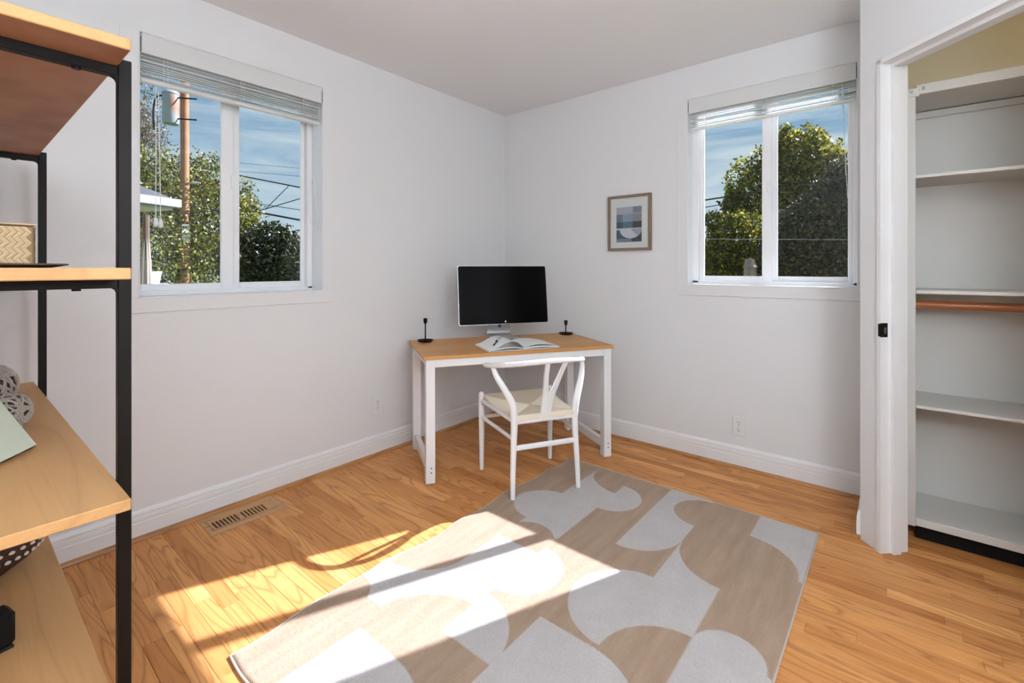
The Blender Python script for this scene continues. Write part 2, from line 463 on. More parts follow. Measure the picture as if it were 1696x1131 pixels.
# ---- closet door frame: jambs with a stop
root = thing('door_1', 'white painted closet door frame with black strike plate', 'door', dg(JS, 0, 0), 0, kind='structure')
org = Vector(root.location)
def dpart(nm, boxes, mt, parent=root):
    mb = MB()
    for (s0, s1, t0, t1, z0, z1) in boxes:
        ps = [Vector(dg(s, t, z))-org for s, t, z in ((s0, t0, z0), (s1, t0, z0), (s1, t1, z0), (s0, t1, z0), (s0, t0, z1), (s1, t0, z1), (s1, t1, z1), (s0, t1, z1))]
        mb.add(ps, [(3,2,1,0),(4,5,6,7),(0,1,5,4),(1,2,6,5),(2,3,7,6),(3,0,4,7)])
    o = mb.build(nm, mt, parent, fix=True); return o
JT = .018
for nm, s0, sgn in (('jamb', JS, 1), ('jamb', JS+DO, -1)):
    j = dpart(nm, [(s0-sgn*.001, s0+sgn*JT, -.006, WT+.004, 0, ZH+JT)], TRIM)
    dpart('door_stop', [(s0+sgn*JT, s0+sgn*(JT+.014), .041, .078, 0, ZH-.014)], TRIM, j)
    if sgn == 1:
        sp = dpart('strike_plate', [(s0+JT, s0+JT+.002, -.006, .026, .925, .985), (s0+JT-.009, s0+JT+.002, -.008, -.004, .928, .982)], BLACKM, j)
        sp['label'] = 'black metal strike plate'
        dpart('latch_hole', [(s0+JT+.002, s0+JT+.0024, .010, .020, .940, .966)], STEEL, root)
hj = dpart('head_jamb', [(JS, JS+DO, -.006, WT+.004, ZH, ZH+JT)], TRIM)
dpart('door_stop', [(JS+JT, JS+DO-JT, .041, .078, ZH-.014, ZH)], TRIM, hj)

# ---- closet shelving unit
XS = 2.752; YL = -.052; YR = -1.40; TS = .019
root = thing('closet_shelving', 'white painted closet shelving with wooden hanging rod', 'shelving', (XS, YL, 0))
def cpart(nm, bx, mt, parent=root, c=.002):
    mb = MB(); x0, x1, y0, y1, z0, z1 = bx
    mb.cbox(x0-XS, x1-XS, y0-YL, y1-YL, z0, z1, c=c); return mb.build(nm, mt, parent)
cpart('side_panel', (XS, A-.012, YL, YL+.036, .07, 1.985), SHELFW)
cpart('side_panel', (XS, A-.012, YR-TS, YR, .07, 1.985), SHELFW)
cpart('back_panel', (A-.012, A-.002, YR-TS, YL+TS, .07, 1.985), SHELFW)
for z0, z1 in ((.075, .109), (.597, .611), (1.106, 1.122), (1.619, 1.634)):
    cpart('shelf', (XS, A-.012, YR, YL, z0, z1), SHELFW)
t_ = cpart('top_shelf', (XS, A-.003, YR-TS, YL-.002, 1.990, 2.034), SHELFW)
cpart('support_cleat', (XS-.004, XS+.03, YL-.012, YL+.045, 1.982, 2.020), SHELFW, t_)
for yy in (YL+.014, YL-.026):
    mb = MB(); mb.tube([(-.007, yy-YL, 2.006 if yy > YL else 2.014), (.004, yy-YL, 2.006 if yy > YL else 2.014)], .006, 10); mb.build('screw', STEEL, t_)
cpart('wall_cleat', (A-.032, A-.013, YR, YL, 1.955, 1.986), SHELFW)
mb = MB(); mb.tube([(2.885-XS, 0, 1.052), (2.885-XS, YR-YL, 1.052)], .0185, 18); mb.build('hanging_rod', RODWOOD, root, smooth=True)
cpart('under_shelf_shade', (XS+.05, XS+.065, YR, YL, 0, .075), BLACK)  # black strip standing in for the shadow below the bottom shelf

# ================================================================== BLINDS
def blind(name, W, tf, label, spacing, cords, wand, zbot):
    a0, a1, z0, z1 = W
    root = thing(name, label, 'blind', tf(a0, 0, z1), 0)
    org = Vector(root.location)
    def bx(nm, b, mt, parent=root, c=.002):
        mb = MB(); p, r = Vector(tf(b[0], b[2], b[4]))-org, Vector(tf(b[1], b[3], b[5]))-org
        c = min(c, abs(p.x-r.x)*.4, abs(p.y-r.y)*.4, abs(p.z-r.z)*.4)
        mb.cbox(p.x, r.x, p.y, r.y, p.z, r.z, c=c); return mb.build(nm, mt, parent, fix=True)
    vz0 = z1-.098
    va = bx('valance', (a0+.0105, a1-.0105, -.006, .006, vz0, z1-.0085), BLINDW)
    for e in (a0+.0065, a1-.0098): bx('valance_clip', (e, e+.0030, -.005, .003, vz0+.008, z1-.026), mat('clip_grey', (.14, .14, .14), .4), va, c=.0005)
    bx('headrail', (a0+.01, a1-.01, .012, .05, z1-.055, z1-.008), BLINDW)
    z = z1-.034; n = 0; rr = random.Random(name)
    while z > zbot+.018:
        tilt = rr.uniform(-.004, .007)
        mb = MB(); k = 6; vs = []; fs = []
        for i in range(k+1):
            q = .014+.036*i/k; zz = z+.0035*math.sin(PI*i/k)+tilt*(i/k-.5)*2
            for aa, dz in ((a0+.012, rr.uniform(-.0008, .0008)), (a1-.012, rr.uniform(-.0008, .0008))):
                vs.append(Vector(tf(aa, q, zz+dz))-org)
        for i in range(k+1):
            vs += [vs[2*i]-Vector((0, 0, .0022)), vs[2*i+1]-Vector((0, 0, .0022))]
        o2 = 2*(k+1)
        for i in range(k):
            fs += [(2*i, 2*i+1, 2*i+3, 2*i+2), (o2+2*i+2, o2+2*i+3, o2+2*i+1, o2+2*i)]
        fs += [(0, o2, o2+1, 1), (2*k, 2*k+1, o2+2*k+1, o2+2*k)]
        mb.add(vs, fs); mb.build('slat', BLINDW, root, fix=True)
        z -= spacing*rr.uniform(.75, 1.3)
    bx('bottom_rail', (a0+.012, a1-.012, .014, .046, zbot, zbot+.015), BLINDW, c=.003)
    for f in (.12, .5, .88):
        aa = a0+(a1-a0)*f
        mb = MB()
        for q in (.0125, .0512):
            for s in (-.008, .008): mb.tube([Vector(tf(aa+s, q, z1-.09))-org, Vector(tf(aa+s, q, zbot+.002))-org], .0011, 5)
        mb.build('ladder_cords', CORDW, root)['kind'] = 'stuff'
    for (c0, c1, tassel) in cords:
        mb = MB(); pts = spline([c0, tuple((Vector(c0)+Vector(c1))/2+Vector((.001, .001, 0))), c1], 5)
        mb.tube([Vector(p)-org for p in pts], .0016, 6); cd = mb.build('lift_cord', CORDW, root)
        if tassel:
            e = Vector(c1)-org; mb = MB()
            mb.lathe([(.003, .004), (.0075, 0), (.0105, -.022), (.0085, -.034), (.003, -.038)], (e.x, e.y, e.z), 12); mb.build('tassel', CORDW, cd, smooth=True)
    if wand:
        mb = MB(); mb.tube([Vector(p)-org for p in spline(wand, 8)], .0022, 6); mb.build('tilt_wand', CORDW, root)
    return root
tfL = lambda a, q, z: (a, B+q, z)
tfR = lambda a, q, z: (A+q, a, z)
def onL(u, v, q):      # point on the plane q outside the left wall face
    r = at(u, v, 1.0); t = (B+q)/r.y; return (r.x*t, B+q, H+(r.z-H)*t)
def onR(u, v, q):
    r = at(u, v, 1.0); t = (A+q)/r.x; return (A+q, r.y*t, H+(r.z-H)*t)
blind('window_blind', LW, tfL, 'raised white slat blind with two tasselled cords, left window', .011,
      [(onL(258, 140, .03), onL(258, 362, .03), True), (onL(262, 140, .036), onL(266, 364, .036), True)],
      [onL(519, 292, .05), onL(516, 300, .05), onL(511, 345, .05), onL(516, 372, .05), onL(523, 380, .05), onL(526, 372, .05), onL(522, 320, .05), onL(519, 292, .05)], 2.072)
blind('window_blind', RW, tfR, 'raised white slat blind with thin pull cord, right window', .014,
      [(onR(1394, 140, .01), onR(1404, 328, .01), False), (onR(1396, 140, .014), onR(1401, 290, .014), False)],
      [onR(1156.5, 214, .05), onR(1156.5, 290, .05), onR(1156.5, 372, .05)], 2.118)

# ================================================================== OUTLETS
def outlet(loc, rz, label):
    t = thing('wall_outlet', label, 'outlet', loc, rz, 'wall outlets')
    mb = MB(); mb.cbox(-.036, .036, -.006, 0, -.058, .058, c=.002); mb.build('cover_plate', PLASTIC, t)
    for z in (.021, -.021):
        mb = MB(); pts = [(.0165*math.cos(a), .0145*math.sin(a)) for a in [2*PI*i/20 for i in range(20)]]
        mb.prism(pts, .0055, .0085, tf=lambda a, b, c: (a, -c, b+z)); r = mb.build('receptacle', PLASTIC, t, fix=True)
        mb = MB(); mb.box(-.008, -.0055, -.0089, -.008, z+.001, z+.009).box(.0055, .008, -.0089, -.008, z+.002, z+.008)
        mb.tube([(0, -.0084, z-.007), (0, -.0089, z-.007)], .0028, 10); mb.build('slots', SLOT, r)['kind'] = 'stuff'
    mb = MB(); mb.tube([(0, -.006, 0), (0, -.0072, 0)], .003, 10); mb.build('screw', STEEL, t)
outlet((1.805, B, .322), 0, 'white wall outlet on the left wall, in front of the desk leg')
outlet((2.915, B, .345), 0, 'white wall outlet in the shade behind the chair, under the desk')
outlet((A, .760, .254), -PI/2, 'white wall outlet under the right window')

# ================================================================== FLOOR VENT
t = thing('floor_vent', 'oak floor vent with dark slots beside the baseboard', 'vent', (VX0, VY0, 0))
W_, D_ = VX1-VX0-.001, VY1-VY0-.001
mb = MB(); mb.cbox(0, W_, 0, .045, -.004, .001, c=.0008); mb.build('frame_board', OAKVENT, t)
mb = MB(); mb.cbox(0, W_, D_-.045, D_, -.004, .001, c=.0008); mb.build('frame_board', OAKVENT, t)
mb = MB(); mb.cbox(0, .022, .046, D_-.046, -.004, .001, c=.0008); mb.build('frame_board', OAKVENT, t)
mb = MB(); mb.cbox(W_-.030, W_, .046, D_-.046, -.004, .001, c=.0008); mb.build('frame_board', OAKVENT, t)
mb = MB(); mb.box(.023, W_-.031, .047, D_-.047, -.004, -.0035); mb.build('duct', GROOVE, t)
xs = .0235; y0, y1 = .047, D_-.047
def gb(x0, x1, a, b): mb = MB(); mb.cbox(x0, x1, a, b, -.004, .0025, c=.0008); return mb
sy0, sy1 = y0+.014, y1-.022
gr = MB(); gr.cbox(.0235, W_-.0315, y0, sy0, -.004, .002, c=.0006); gr.cbox(.0235, W_-.0315, sy1, y1, -.004, .002, c=.0006)
gr.build('grille_frame', OAKVENT, t)
x = .0235; seq = [.014]+[.0075]*6+[.022]+[.0075]*6+[.05]; 
for wd in seq:
    mb = MB(); x1 = min(x+wd, W_-.0315); mb.cbox(x, x1, sy0, sy1, -.004, .002, c=.0006); mb.build('grille_bar', OAKVENT, t)
    x = x1+.0085
    if x > W_-.04: break

# ================================================================== SHELF UNIT (left foreground)
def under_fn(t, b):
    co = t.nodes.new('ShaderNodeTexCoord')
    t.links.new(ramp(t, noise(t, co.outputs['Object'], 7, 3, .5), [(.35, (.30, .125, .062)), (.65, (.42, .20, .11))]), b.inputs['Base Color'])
UNDER = mat('shelf_underside_shade', (.36, .16, .08), .5, fn=under_fn)
ROT_E = math.radians(.35)
t = thing('etagere', 'tall black metal shelf unit with honey oak shelves in the left foreground', 'shelf unit', (.2195, 1.10, 0), ROT_E)
EL, ED, PT = 1.42, .37, .0215
SHZ = [(1.624, 1.645), (1.199, 1.2205), (.771, .792), (.323, .345)]
for z0, z1 in SHZ:
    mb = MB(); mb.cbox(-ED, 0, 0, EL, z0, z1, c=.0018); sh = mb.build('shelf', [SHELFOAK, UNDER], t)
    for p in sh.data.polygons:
        if p.normal.z < -.9: p.material_index = 1      # underside shade is painted in as a blotchy reddish brown
PY = (.105, EL-.105-PT)
for yy in PY:
    for xx in (.0005, -ED-PT-.0005):
        mb = MB(); mb.cbox(xx, xx+PT, yy, yy+PT, 0.004, 1.640, c=.0012); p = mb.build('post', BLACKM, t)
        mb = MB(); mb.lathe([(.012, 0), (.012, .003), (.009, .005)], (xx+PT/2, yy+PT/2, 0), 12); mb.build('foot', BLACK, p)
    for z0, z1 in SHZ:
        mb = MB(); hb = .019; x0, x1 = -ED-.0005, .0005
        mb.cbox(x0, x1, yy, yy+PT, z0-hb, z0-.0005, c=.0012)
        for (cx, sg) in ((x1, -1), (x0, 1)):       # rounded inner corners where the bar meets the post
            R = .012; cy = z0-hb
            poly = [(cx, cy)]+[(cx+sg*(R-R*math.sin(a)), cy-R+R*math.cos(a)) for a in [PI/2*i/6 for i in range(7)]]
            mb.prism(poly, yy+.001, yy+PT-.001, tf=lambda a, b, c: (a, c, b))
        mb.build('crossbar', BLACKM, t, fix=True)
        for xx in (-.06, -ED+.06):
            mb = MB(); mb.tube([(xx, yy+PT/2, z0-hb), (xx, yy+PT/2, z0-hb-.004)], .007, 10); mb.build('shelf_screw', BLACKM, t)

# ---- objects on the shelf unit
def zs(i): return SHZ[i][1]
tr = MB(); tr.lathe([(.01, 0), (.150, .0), (.178, .006), (.1765, .009), (.150, .0035), (.01, .0035)], (0, 0, 0), 40)
o = tr.build('tray', mat('tray_dark_wood', (.10, .065, .045), .45), smooth=True); o.location = (.002, 1.478, zs(1)+.0005)
tag(o, 'thin round dark tray under the woven box', 'tray')
# woven rattan box: body, lid and herringbone strips
RAT = mat('rattan', (.62, .45, .26), .7, bump=(60, .25, (1, 1, 1)))
RATD = mat('rattan_gap', (.30, .20, .10), .8)
t = thing('rattan_box', 'woven rattan box in herringbone pattern on the upper shelf', 'box', (-.005, 1.472, zs(1)+.0045), math.radians(4))
bw, bd, bh = .120, .075, .084
mb = MB(); mb.cbox(-bw+.001, bw-.001, -bd+.001, bd-.001, 0, bh-.001, c=.004); mb.build('body', RATD, t)
mb = MB(); rows = 7; rh = (bh-.006)/rows
def strips(fn, half):
    n = int(2*half/.0105)
    for r_ in range(rows):
        z0 = .003+r_*rh; z1 = z0+rh
        for k in range(n):
            a = -half+.0105*k+.0005; sgn = .009 if r_ % 2 else -.009
            pts = [(a-sgn/2, z0), (a+.0092-sgn/2, z0), (a+.0092+sgn/2, z1), (a+sgn/2, z1)]
            pts = [(max(-half, min(half, p)), z) for p, z in pts]
            mb.add([fn(p, z, 0) for p, z in pts]+[fn((pts[0][0]+pts[1][0])/2, z0+.001, .0012), fn((pts[2][0]+pts[3][0])/2, z1-.001, .0012)],
                   [(0, 1, 4), (1, 2, 5, 4), (2, 3, 5), (3, 0, 4, 5)])
strips(lambda a, z, q: (a, -bd-q, z), bw); strips(lambda a, z, q: (bw+q, a, z), bd)
strips(lambda a, z, q: (-bw-q, -a, z), bd); strips(lambda a, z, q: (-a, bd+q, z), bw)
o = mb.build('herringbone_weave', RAT, t); o['kind'] = 'stuff'
mb = MB(); mb.cbox(-bw-.002, bw+.002, -bd-.002, bd+.002, bh, bh+.004, c=.0015); mb.build('lid', RAT, t)
# pale green stone slab leaning back
STONE = mat('pale_green_stone', (.62, .66, .52), .35, bump=(6, .15, (1, 1, 1)))
STONEE = mat('rough_slab_edge', (.10, .075, .04), .8, bump=(60, .8, (1, 1, 1)))
bdir = Vector((.603, .797, 0)); bk = Vector((-.797, .603, 0))
up = (bk*math.sin(math.radians(33))+Vector((0, 0, 1))*math.cos(math.radians(33))); nrm = bdir.cross(up).normalized()
t = thing('stone_slab', 'pale green stone slab with dark rough edge leaning on the shelf', 'stone slab', (.136, 1.574, zs(2)))
mb = MB(); rr = random.Random(3)
def slab(s0, s1, h0, h1, q0, q1, jit):
    poly = []
    for k in range(12): poly.append((s0+(s1-s0)*k/12, h0+jit*rr.random()))
    for k in range(8): poly.append((s1-jit*rr.random(), h0+(h1-h0)*k/8))
    for k in range(12): poly.append((s1-(s1-s0)*k/12, h1-jit*rr.random()))
    for k in range(8): poly.append((s0+jit*rr.random(), h1-(h1-h0)*k/8))
    return poly
poly = slab(-.215, 0, .001, .20, 0, 0, .0022)
fr = lambda a, h, q: tuple(bdir*a+up*h+nrm*q+Vector((0, 0, .0065)))
mb.prism(poly, -.011, .0015, tf=fr); mb.build('rough_edge', STONEE, t, fix=True)
mb = MB(); mb.prism([(-.212, .003), (-.002, .003), (-.003, .195), (-.210, .195)], .0015, .004, tf=fr); mb.build('polished_face', STONE, t, fix=True)
# two rope balls
ROPE = mat('grey_rope', (.50, .44, .38), .85, bump=(90, .6, (1, 1, 1)))
def rope_ball(c, R, seed, label):
    rr = random.Random(seed); mb = MB()
    mb.lathe([(0.001, -R*.86)]+[(R*.86*math.sin(a), -R*.86*math.cos(a)) for a in [PI*i/10 for i in range(1, 10)]]+[(0.001, R*.86)], (0, 0, R), 16)
    core = None
    ct = MB()
    for k in range(26):
        ax = Vector((rr.gauss(0, 1), rr.gauss(0, 1), rr.gauss(0, 1))).normalized(); e1 = ax.orthogonal().normalized(); e2 = ax.cross(e1)
        off = rr.uniform(-.35, .35); r2 = math.sqrt(1-off*off)
        ph = rr.random()*6
        pts = [(ax*(off+.10*math.sin(3*a+ph))+(e1*math.cos(a)+e2*math.sin(a))*r2).normalized()*(R*(.955+.03*math.sin(5*a+ph))) + Vector((0, 0, R)) for a in [2*PI*i/40 for i in range(41)]]
        ct.tube(pts, R*.052, 6, cap=False)
    t = thing('rope_ball', label, 'decor ball', c, 0, 'rope balls on the shelf')
    mb.build('core', mat('rope_core', (.12, .09, .07), .9), t, smooth=True)
    ct.build('wound_rope', ROPE, t, smooth=True)
p_ = at(8, 684, 1.2165)
rope_ball((p_.x, p_.y, zs(2)), .052, 4, 'grey rope ball touching the stone slab')
p_ = at(-20, 640, 1.434)
rope_ball((p_.x, p_.y, zs(2)), .066, 5, 'larger pale rope ball at the back of the shelf, cut by the picture edge')
# beaded basket
p_ = at(-40, 955, 1.317)
t = thing('beaded_basket', 'dark brown bowl basket with white bead rows on the bottom shelf', 'basket', (p_.x, p_.y, zs(3)))
prof = [(.045, 0), (.06, .004), (.115, .045), (.15, .10), (.158, .135), (.152, .135), (.144, .10), (.108, .05), (.05, .012), (.001, .010)]
mb = MB(); mb.lathe(prof, (0, 0, 0), 40); mb.build('bowl', mat('basket_dark', (.055, .025, .018), .6, bump=(80, .8, (1, 1, 3))), t, smooth=True)
mb = MB()
for (zz, rr_) in ((.070, .1345), (.100, .1510)):
    n = 38
    for k in range(n):
        a = 2*PI*(k+(.5 if zz == .088 else 0))/n; cx, cy = rr_*math.cos(a), rr_*math.sin(a)
        mb.tube([(cx*.99, cy*.99, zz-.005), (cx*1.003, cy*1.003, zz-.002), (cx*1.008, cy*1.008, zz+.002), (cx*1.003, cy*1.003, zz+.005)], [.0015, .0052, .0052, .0015], 6, flat=(1.35, .7))
o = mb.build('bead_rows', mat('white_beads', (.72, .68, .62), .4), t, smooth=True); o['kind'] = 'stuff'
# black block
t = thing('black_block', 'small black bookend block on the bottom shelf, at the picture edge', 'bookend', (.063, 1.574, zs(3)), math.radians(12))
mb = MB(); mb.cbox(-.045, .040, -.008, .050, 0.006, .085, c=.008); mb.build('block', BLACK, t)
mb = MB(); mb.cbox(-.043, .037, -.006, .048, 0, .006, c=.001); mb.build('felt_base', mat('black_felt', (.02, .02, .02), .95), t)

# ================================================================== DESK
DR = math.radians(-30.9); DC = (2.394, 2.017); DTOP = .722
t = thing('desk', 'wood topped desk with white frame set across the corner', 'desk', (DC[0], DC[1], 0), DR)
HL, HW = .6125, .3225
mb = MB(); mb.cbox(-HL, HL, -HW, HW, DTOP-.020, DTOP, c=.002); mb.build('desk_top', DESKWOOD, t)
LX = ((-HL+.016, -HL+.068), (HL-.068, HL-.016)); LY = ((-HW+.008, -HW+.060), (.218, .270))
for x0, x1 in LX:
    for y0, y1 in LY:
        mb = MB(); mb.cbox(x0, x1, y0, y1, .003, DTOP-.0205, c=.002); lg = mb.build('leg', DWHITE, t)
        mb = MB(); mb.lathe([(.014, 0), (.014, .003)], ((x0+x1)/2, (y0+y1)/2, 0), 12); mb.build('glide', BLACK, lg)
        if y0 < 0:
            xc = (x0+x1)/2
            for zz in (.064, .090):
                mb = MB(); mb.tube([(xc+.004, y0-.0012, zz), (xc+.004, y0+.002, zz)], .0048, 10); mb.build('bolt', STEEL, lg)
    xm0, xm1 = x0+.010, x1-.010
    mb = MB(); mb.cbox(xm0, xm1, LY[0][1], LY[1][0], .050, .104, c=.002); mb.build('side_stretcher', DWHITE, t)
    mb = MB(); mb.cbox(xm0, xm1, LY[0][1], LY[1][0], DTOP-.066, DTOP-.0205, c=.002); mb.build('side_rail', DWHITE, t)
mb = MB(); mb.cbox(LX[0][1], LX[1][0], LY[0][0]+.003, LY[0][0]+.027, DTOP-.066, DTOP-.0205, c=.002); mb.build('front_apron', DWHITE, t)
mb = MB(); mb.cbox(LX[0][1], LX[1][0], LY[1][1]-.027, LY[1][1]-.003, DTOP-.066, DTOP-.0205, c=.002); mb.build('rear_apron', DWHITE, t)
for (x0, sgn) in ((LX[0][0], -1),):
    for yy in (LY[0][0]+.02, LY[1][0]+.03):
        for zz in (DTOP-.034, DTOP-.055):
            mb = MB(); mb.tube([(x0-.001, yy, zz), (x0+.002, yy, zz)], .0042, 8); mb.build('bolt', STEEL, t)
DM = Matrix.Translation((DC[0], DC[1], 0)) @ Matrix.Rotation(DR, 4, 'Z')
def dpos(x, y, z=DTOP): p = DM @ Vector((x, y, z)); return tuple(p)

# ---- monitor
t = thing('monitor', 'large black screened monitor with silver frame and stand on the desk', 'monitor', dpos(.035, .235, DTOP+.0005), DR)
MW, MH, MZ = .331, .207, .308    # half width, half height, centre height
def rrect(hw, hh, r, n=5):
    out = []
    for cx, cy, a0 in ((hw-r, hh-r, 0), (-hw+r, hh-r, PI/2), (-hw+r, -hh+r, PI), (hw-r, -hh+r, 1.5*PI)):
        for i in range(n+1): a = a0+PI/2*i/n; out.append((cx+r*math.cos(a), cy+r*math.sin(a)))
    return out
tilt = math.radians(-7.5)
def mtf(a, b, c):      # a right, b up in the panel, c towards the viewer
    y = -c; z = b
    return (a, -.035+y*math.cos(tilt)-z*math.sin(tilt), MZ+y*math.sin(tilt)+z*math.cos(tilt))
mb = MB(); mb.prism(rrect(MW, MH, .013), -.008, .006, tf=mtf)
back = rrect(MW-.02, MH-.02, .02); mb.prism(back, -.028, -.008, tf=mtf); mb.build('housing', ALU, t, fix=True)
mb = MB(); mb.prism(rrect(MW-.0035, MH-.0035, .011), .006, .0075, tf=mtf); sc_ = mb.build('screen', SCREEN, t, fix=True)
# small fruit-shaped mark in the middle of the lower bezel
fr_ = []
for i in range(28):
    a = 2*PI*i/28; rr0 = .0062*(1-.16*abs(math.cos(a-PI/2))**8*(1 if math.sin(a) > 0 else .6))
    xx, zz = rr0*math.cos(a)*.95, rr0*math.sin(a)
    if xx > .0038: xx = .0038+ .0016*abs(math.sin(2.2*a))*.6
    fr_.append((xx+.004, zz-MH+.018))
mb = MB(); mb.prism(fr_, .0076, .0080, tf=mtf)
lf = [(.0048+.0022*math.cos(a)*.45+.0008*math.sin(a), -MH+.0262+.0022*math.sin(a)) for a in [2*PI*i/10 for i in range(10)]]
mb.prism(lf, .0076, .0080, tf=mtf); mb.build('logo', LOGO, sc_, fix=True)
# stand: bent aluminium foot
mb = MB(); prof = [(-.105, 0), (.095, 0), (.098, .006), (.095, .012)]
sw0, sw1 = .092, .080
pts = spline([(-.100, .006), (0, .006), (.060, .008), (.082, .028), (.070, .075), (.030, .150), (-.004, .215)], 5)
vs = []; fs = []
for i, p in enumerate(pts):
    f = i/(len(pts)-1); hw = .100*(1-f)+.078*f
    d = (pts[min(i+1, len(pts)-1)]-pts[max(i-1, 0)]).normalized(); nx, nz = -d.y, d.x
    for s in (-1, 1):
        for q in (-.004, .004): vs.append((s*hw, p.x+nx*q, p.y+nz*q))
for i in range(len(pts)-1):
    o_ = 4*i
    for a, b in ((0, 1), (1, 3), (3, 2), (2, 0)): fs.append((o_+a, o_+b, o_+4+b, o_+4+a))
fs += [(0, 2, 3, 1), (4*len(pts)-4, 4*len(pts)-3, 4*len(pts)-1, 4*len(pts)-2)]
mb.add(vs, fs); st = mb.build('stand', ALU, t, fix=True, smooth=True)
mb = MB(); mb.tube([(0, .052, .078), (0, .0605, .074)], .011, 16); mb.build('cable_hole', mat('hole_grey', (.10, .10, .10), .6), st)

# ---- open book
t = thing('open_book', 'open book with white pages and a dark sketch on the desk', 'book', dpos(.0, -.155, DTOP+.0005), DR+math.radians(2))
def leaf_pts(sgn, lift, wd, k=14):
    out = []
    for i in range(k+1):
        f = i/k; out.append((sgn*wd*f, lift*(1-(1-f)**2)*(1-f)*3.2+.0016))
    return out
mb = MB(); mb.cbox(-.232, .240, -.142, .142, 0, .0022, c=.0006); mb.build('cover', PAPER, t)
def page(sgn, lift, wd, z0, d0, d1, name, thick=.0008, mt=PAPER, sh=0.0):
    p = leaf_pts(sgn, lift, wd); mb = MB(); vs = []; fs = []
    for i, (a, z) in enumerate(p):
        for (y, q) in ((d0, 0), (d1, 0), (d0, thick), (d1, thick)):
            vs.append((a, y+sh*(i/len(p)), z0+z+q))
    n = len(p)
    for i in range(n-1):
        o_ = 4*i
        for a, b in ((0, 1), (1, 3), (3, 2), (2, 0)): fs.append((o_+a, o_+b, o_+4+b, o_+4+a))
    fs += [(0, 1, 3, 2), (4*n-4, 4*n-2, 4*n-1, 4*n-3)]
    mb.add(vs, fs); return mb.build(name, mt, t, fix=True, smooth=True)
page(1, .006, .235, .0022, -.138, .138, 'page_block', thick=.006)
page(-1, .010, .228, .0022, -.138, .138, 'page_block', thick=.004)
for k, (lf_, wd) in enumerate(((.014, .222), (.021, .214), (.029, .204), (.036, .196))):
    page(-1, lf_, wd, .0045+.001*k, -.137, .137, 'page', thick=.0007)
page(1, .014, .230, .0088, -.137, .137, 'page', thick=.0007)
pl = leaf_pts(-1, .036, .196, 28)
def on_page(a, y, q=.0013):
    f = min(max(-a/.196, 0), 1); z = .036*(1-(1-f)**2)*(1-f)*3.2+.0016
    return (a, y, .0075+z+q)
mb = MB()
def blot(c, rx, ry, ang, n=14):
    pts = []
    for i in range(n):
        a = 2*PI*i/n; x, y = rx*math.cos(a), ry*math.sin(a)
        pts.append(on_page(c[0]+x*math.cos(ang)-y*math.sin(ang), c[1]+x*math.sin(ang)+y*math.cos(ang)))
    mb.add(pts+[on_page(*c)], [(i, (i+1) % n, n) for i in range(n)])
for (cx, cy, rx, ry, an) in ((-.150, -.035, .028, .010, .6), (-.135, -.005, .024, .007, 1.2), (-.115, .010, .020, .006, .2), (-.165, -.055, .016, .006, 1.0), (-.09, .045, .022, .003, .9), (-.07, .07, .018, .0025, .5), (-.105, .055, .014, .0025, 1.4)): blot((cx, cy), rx, ry, an)
mb.build('sketch', INK, t)['kind'] = 'stuff'
mb = MB()
for k in range(4): mb.box(.05, .20-.02*(k % 2), -.112+.008*k, -.1105+.008*k, .0222-.010*.0, .0226)
mb.build('caption_lines', mat('grey_ink', (.45, .45, .45), .8), t)['kind'] = 'stuff'

# ---- candle holders
def candle(loc, h, label):
    t = thing('candle_holder', label, 'candle holder', loc, 0, 'black candle holders')
    mb = MB(); mb.lathe([(.001, 0), (.040, 0), (.050, .006), (.054, .013), (.052, .013), (.046, .008), (.012, .006), (.001, .0062)], (0, 0, 0), 32); mb.build('dish', BLACK, t, smooth=True)
    mb = MB(); mb.lathe([(.012, .006), (.006, .012), (.0045, .02), (.0045, h-.040), (.008, h-.033)], (0, 0, 0), 16); mb.build('stem', BLACK, t, smooth=True)
    mb = MB(); mb.lathe([(.001, h-.036), (.008, h-.034), (.0125, h-.028), (.0135, h), (.011, h), (.0105, h-.022), (.001, h-.024)], (0, 0, 0), 20); mb.build('cup', BLACK, t, smooth=True)
candle(dpos(-.515, .225, DTOP+.0005), .158, 'taller black candle holder at the left end of the desk')
candle(dpos(.535, .225, DTOP+.0005), .105, 'shorter black candle holder at the right end of the desk')

# ================================================================== WISHBONE STYLE CHAIR
CC = (2.167, 1.657)
t = thing('dining_chair', 'white round-railed chair with Y shaped back and woven cord seat', 'chair', (CC[0], CC[1], 0), math.radians(-29.5))
RUGZ = .0105
for sx_ in (-1, 1):
    z0 = RUGZ
    pts = spline([(sx_*.194, -.218, z0), (sx_*.190, -.212, .15), (sx_*.183, -.205, .30), (sx_*.180, -.203, .42), (sx_*.190, -.205, .50), (sx_*.224-.004, -.190, .58), (sx_*.257-.009, -.165, .65), (sx_*.268-.014, -.150, .705)], 6)
    n = len(pts); rs = [(.0125+.0075*min(1, i/(n*.45))) if i < n*.6 else (.020-.008*(i-n*.6)/(n*.4)) for i in range(n)]
    mb = MB(); mb.tube(pts, rs, 14); mb.build('rear_leg', CWHITE, t, smooth=True)
    fx = sx_*.229
    mb = MB(); zb = .0005
    mb.lathe([(.0125, zb), (.0165, .20), (.0185, .34), (.0185, .44), (.0165, .462), (.009, .470), (.001, .471)], (fx, .218, 0), 16)
    fl = mb.build('front_leg', CWHITE, t, smooth=True)
    for zz in (.418, .398, .325):
        mb = MB(); mb.tube([(fx, .218-.0182, zz), (fx, .218-.0198, zz)], .0045, 8); mb.build('bolt', STEEL, fl)
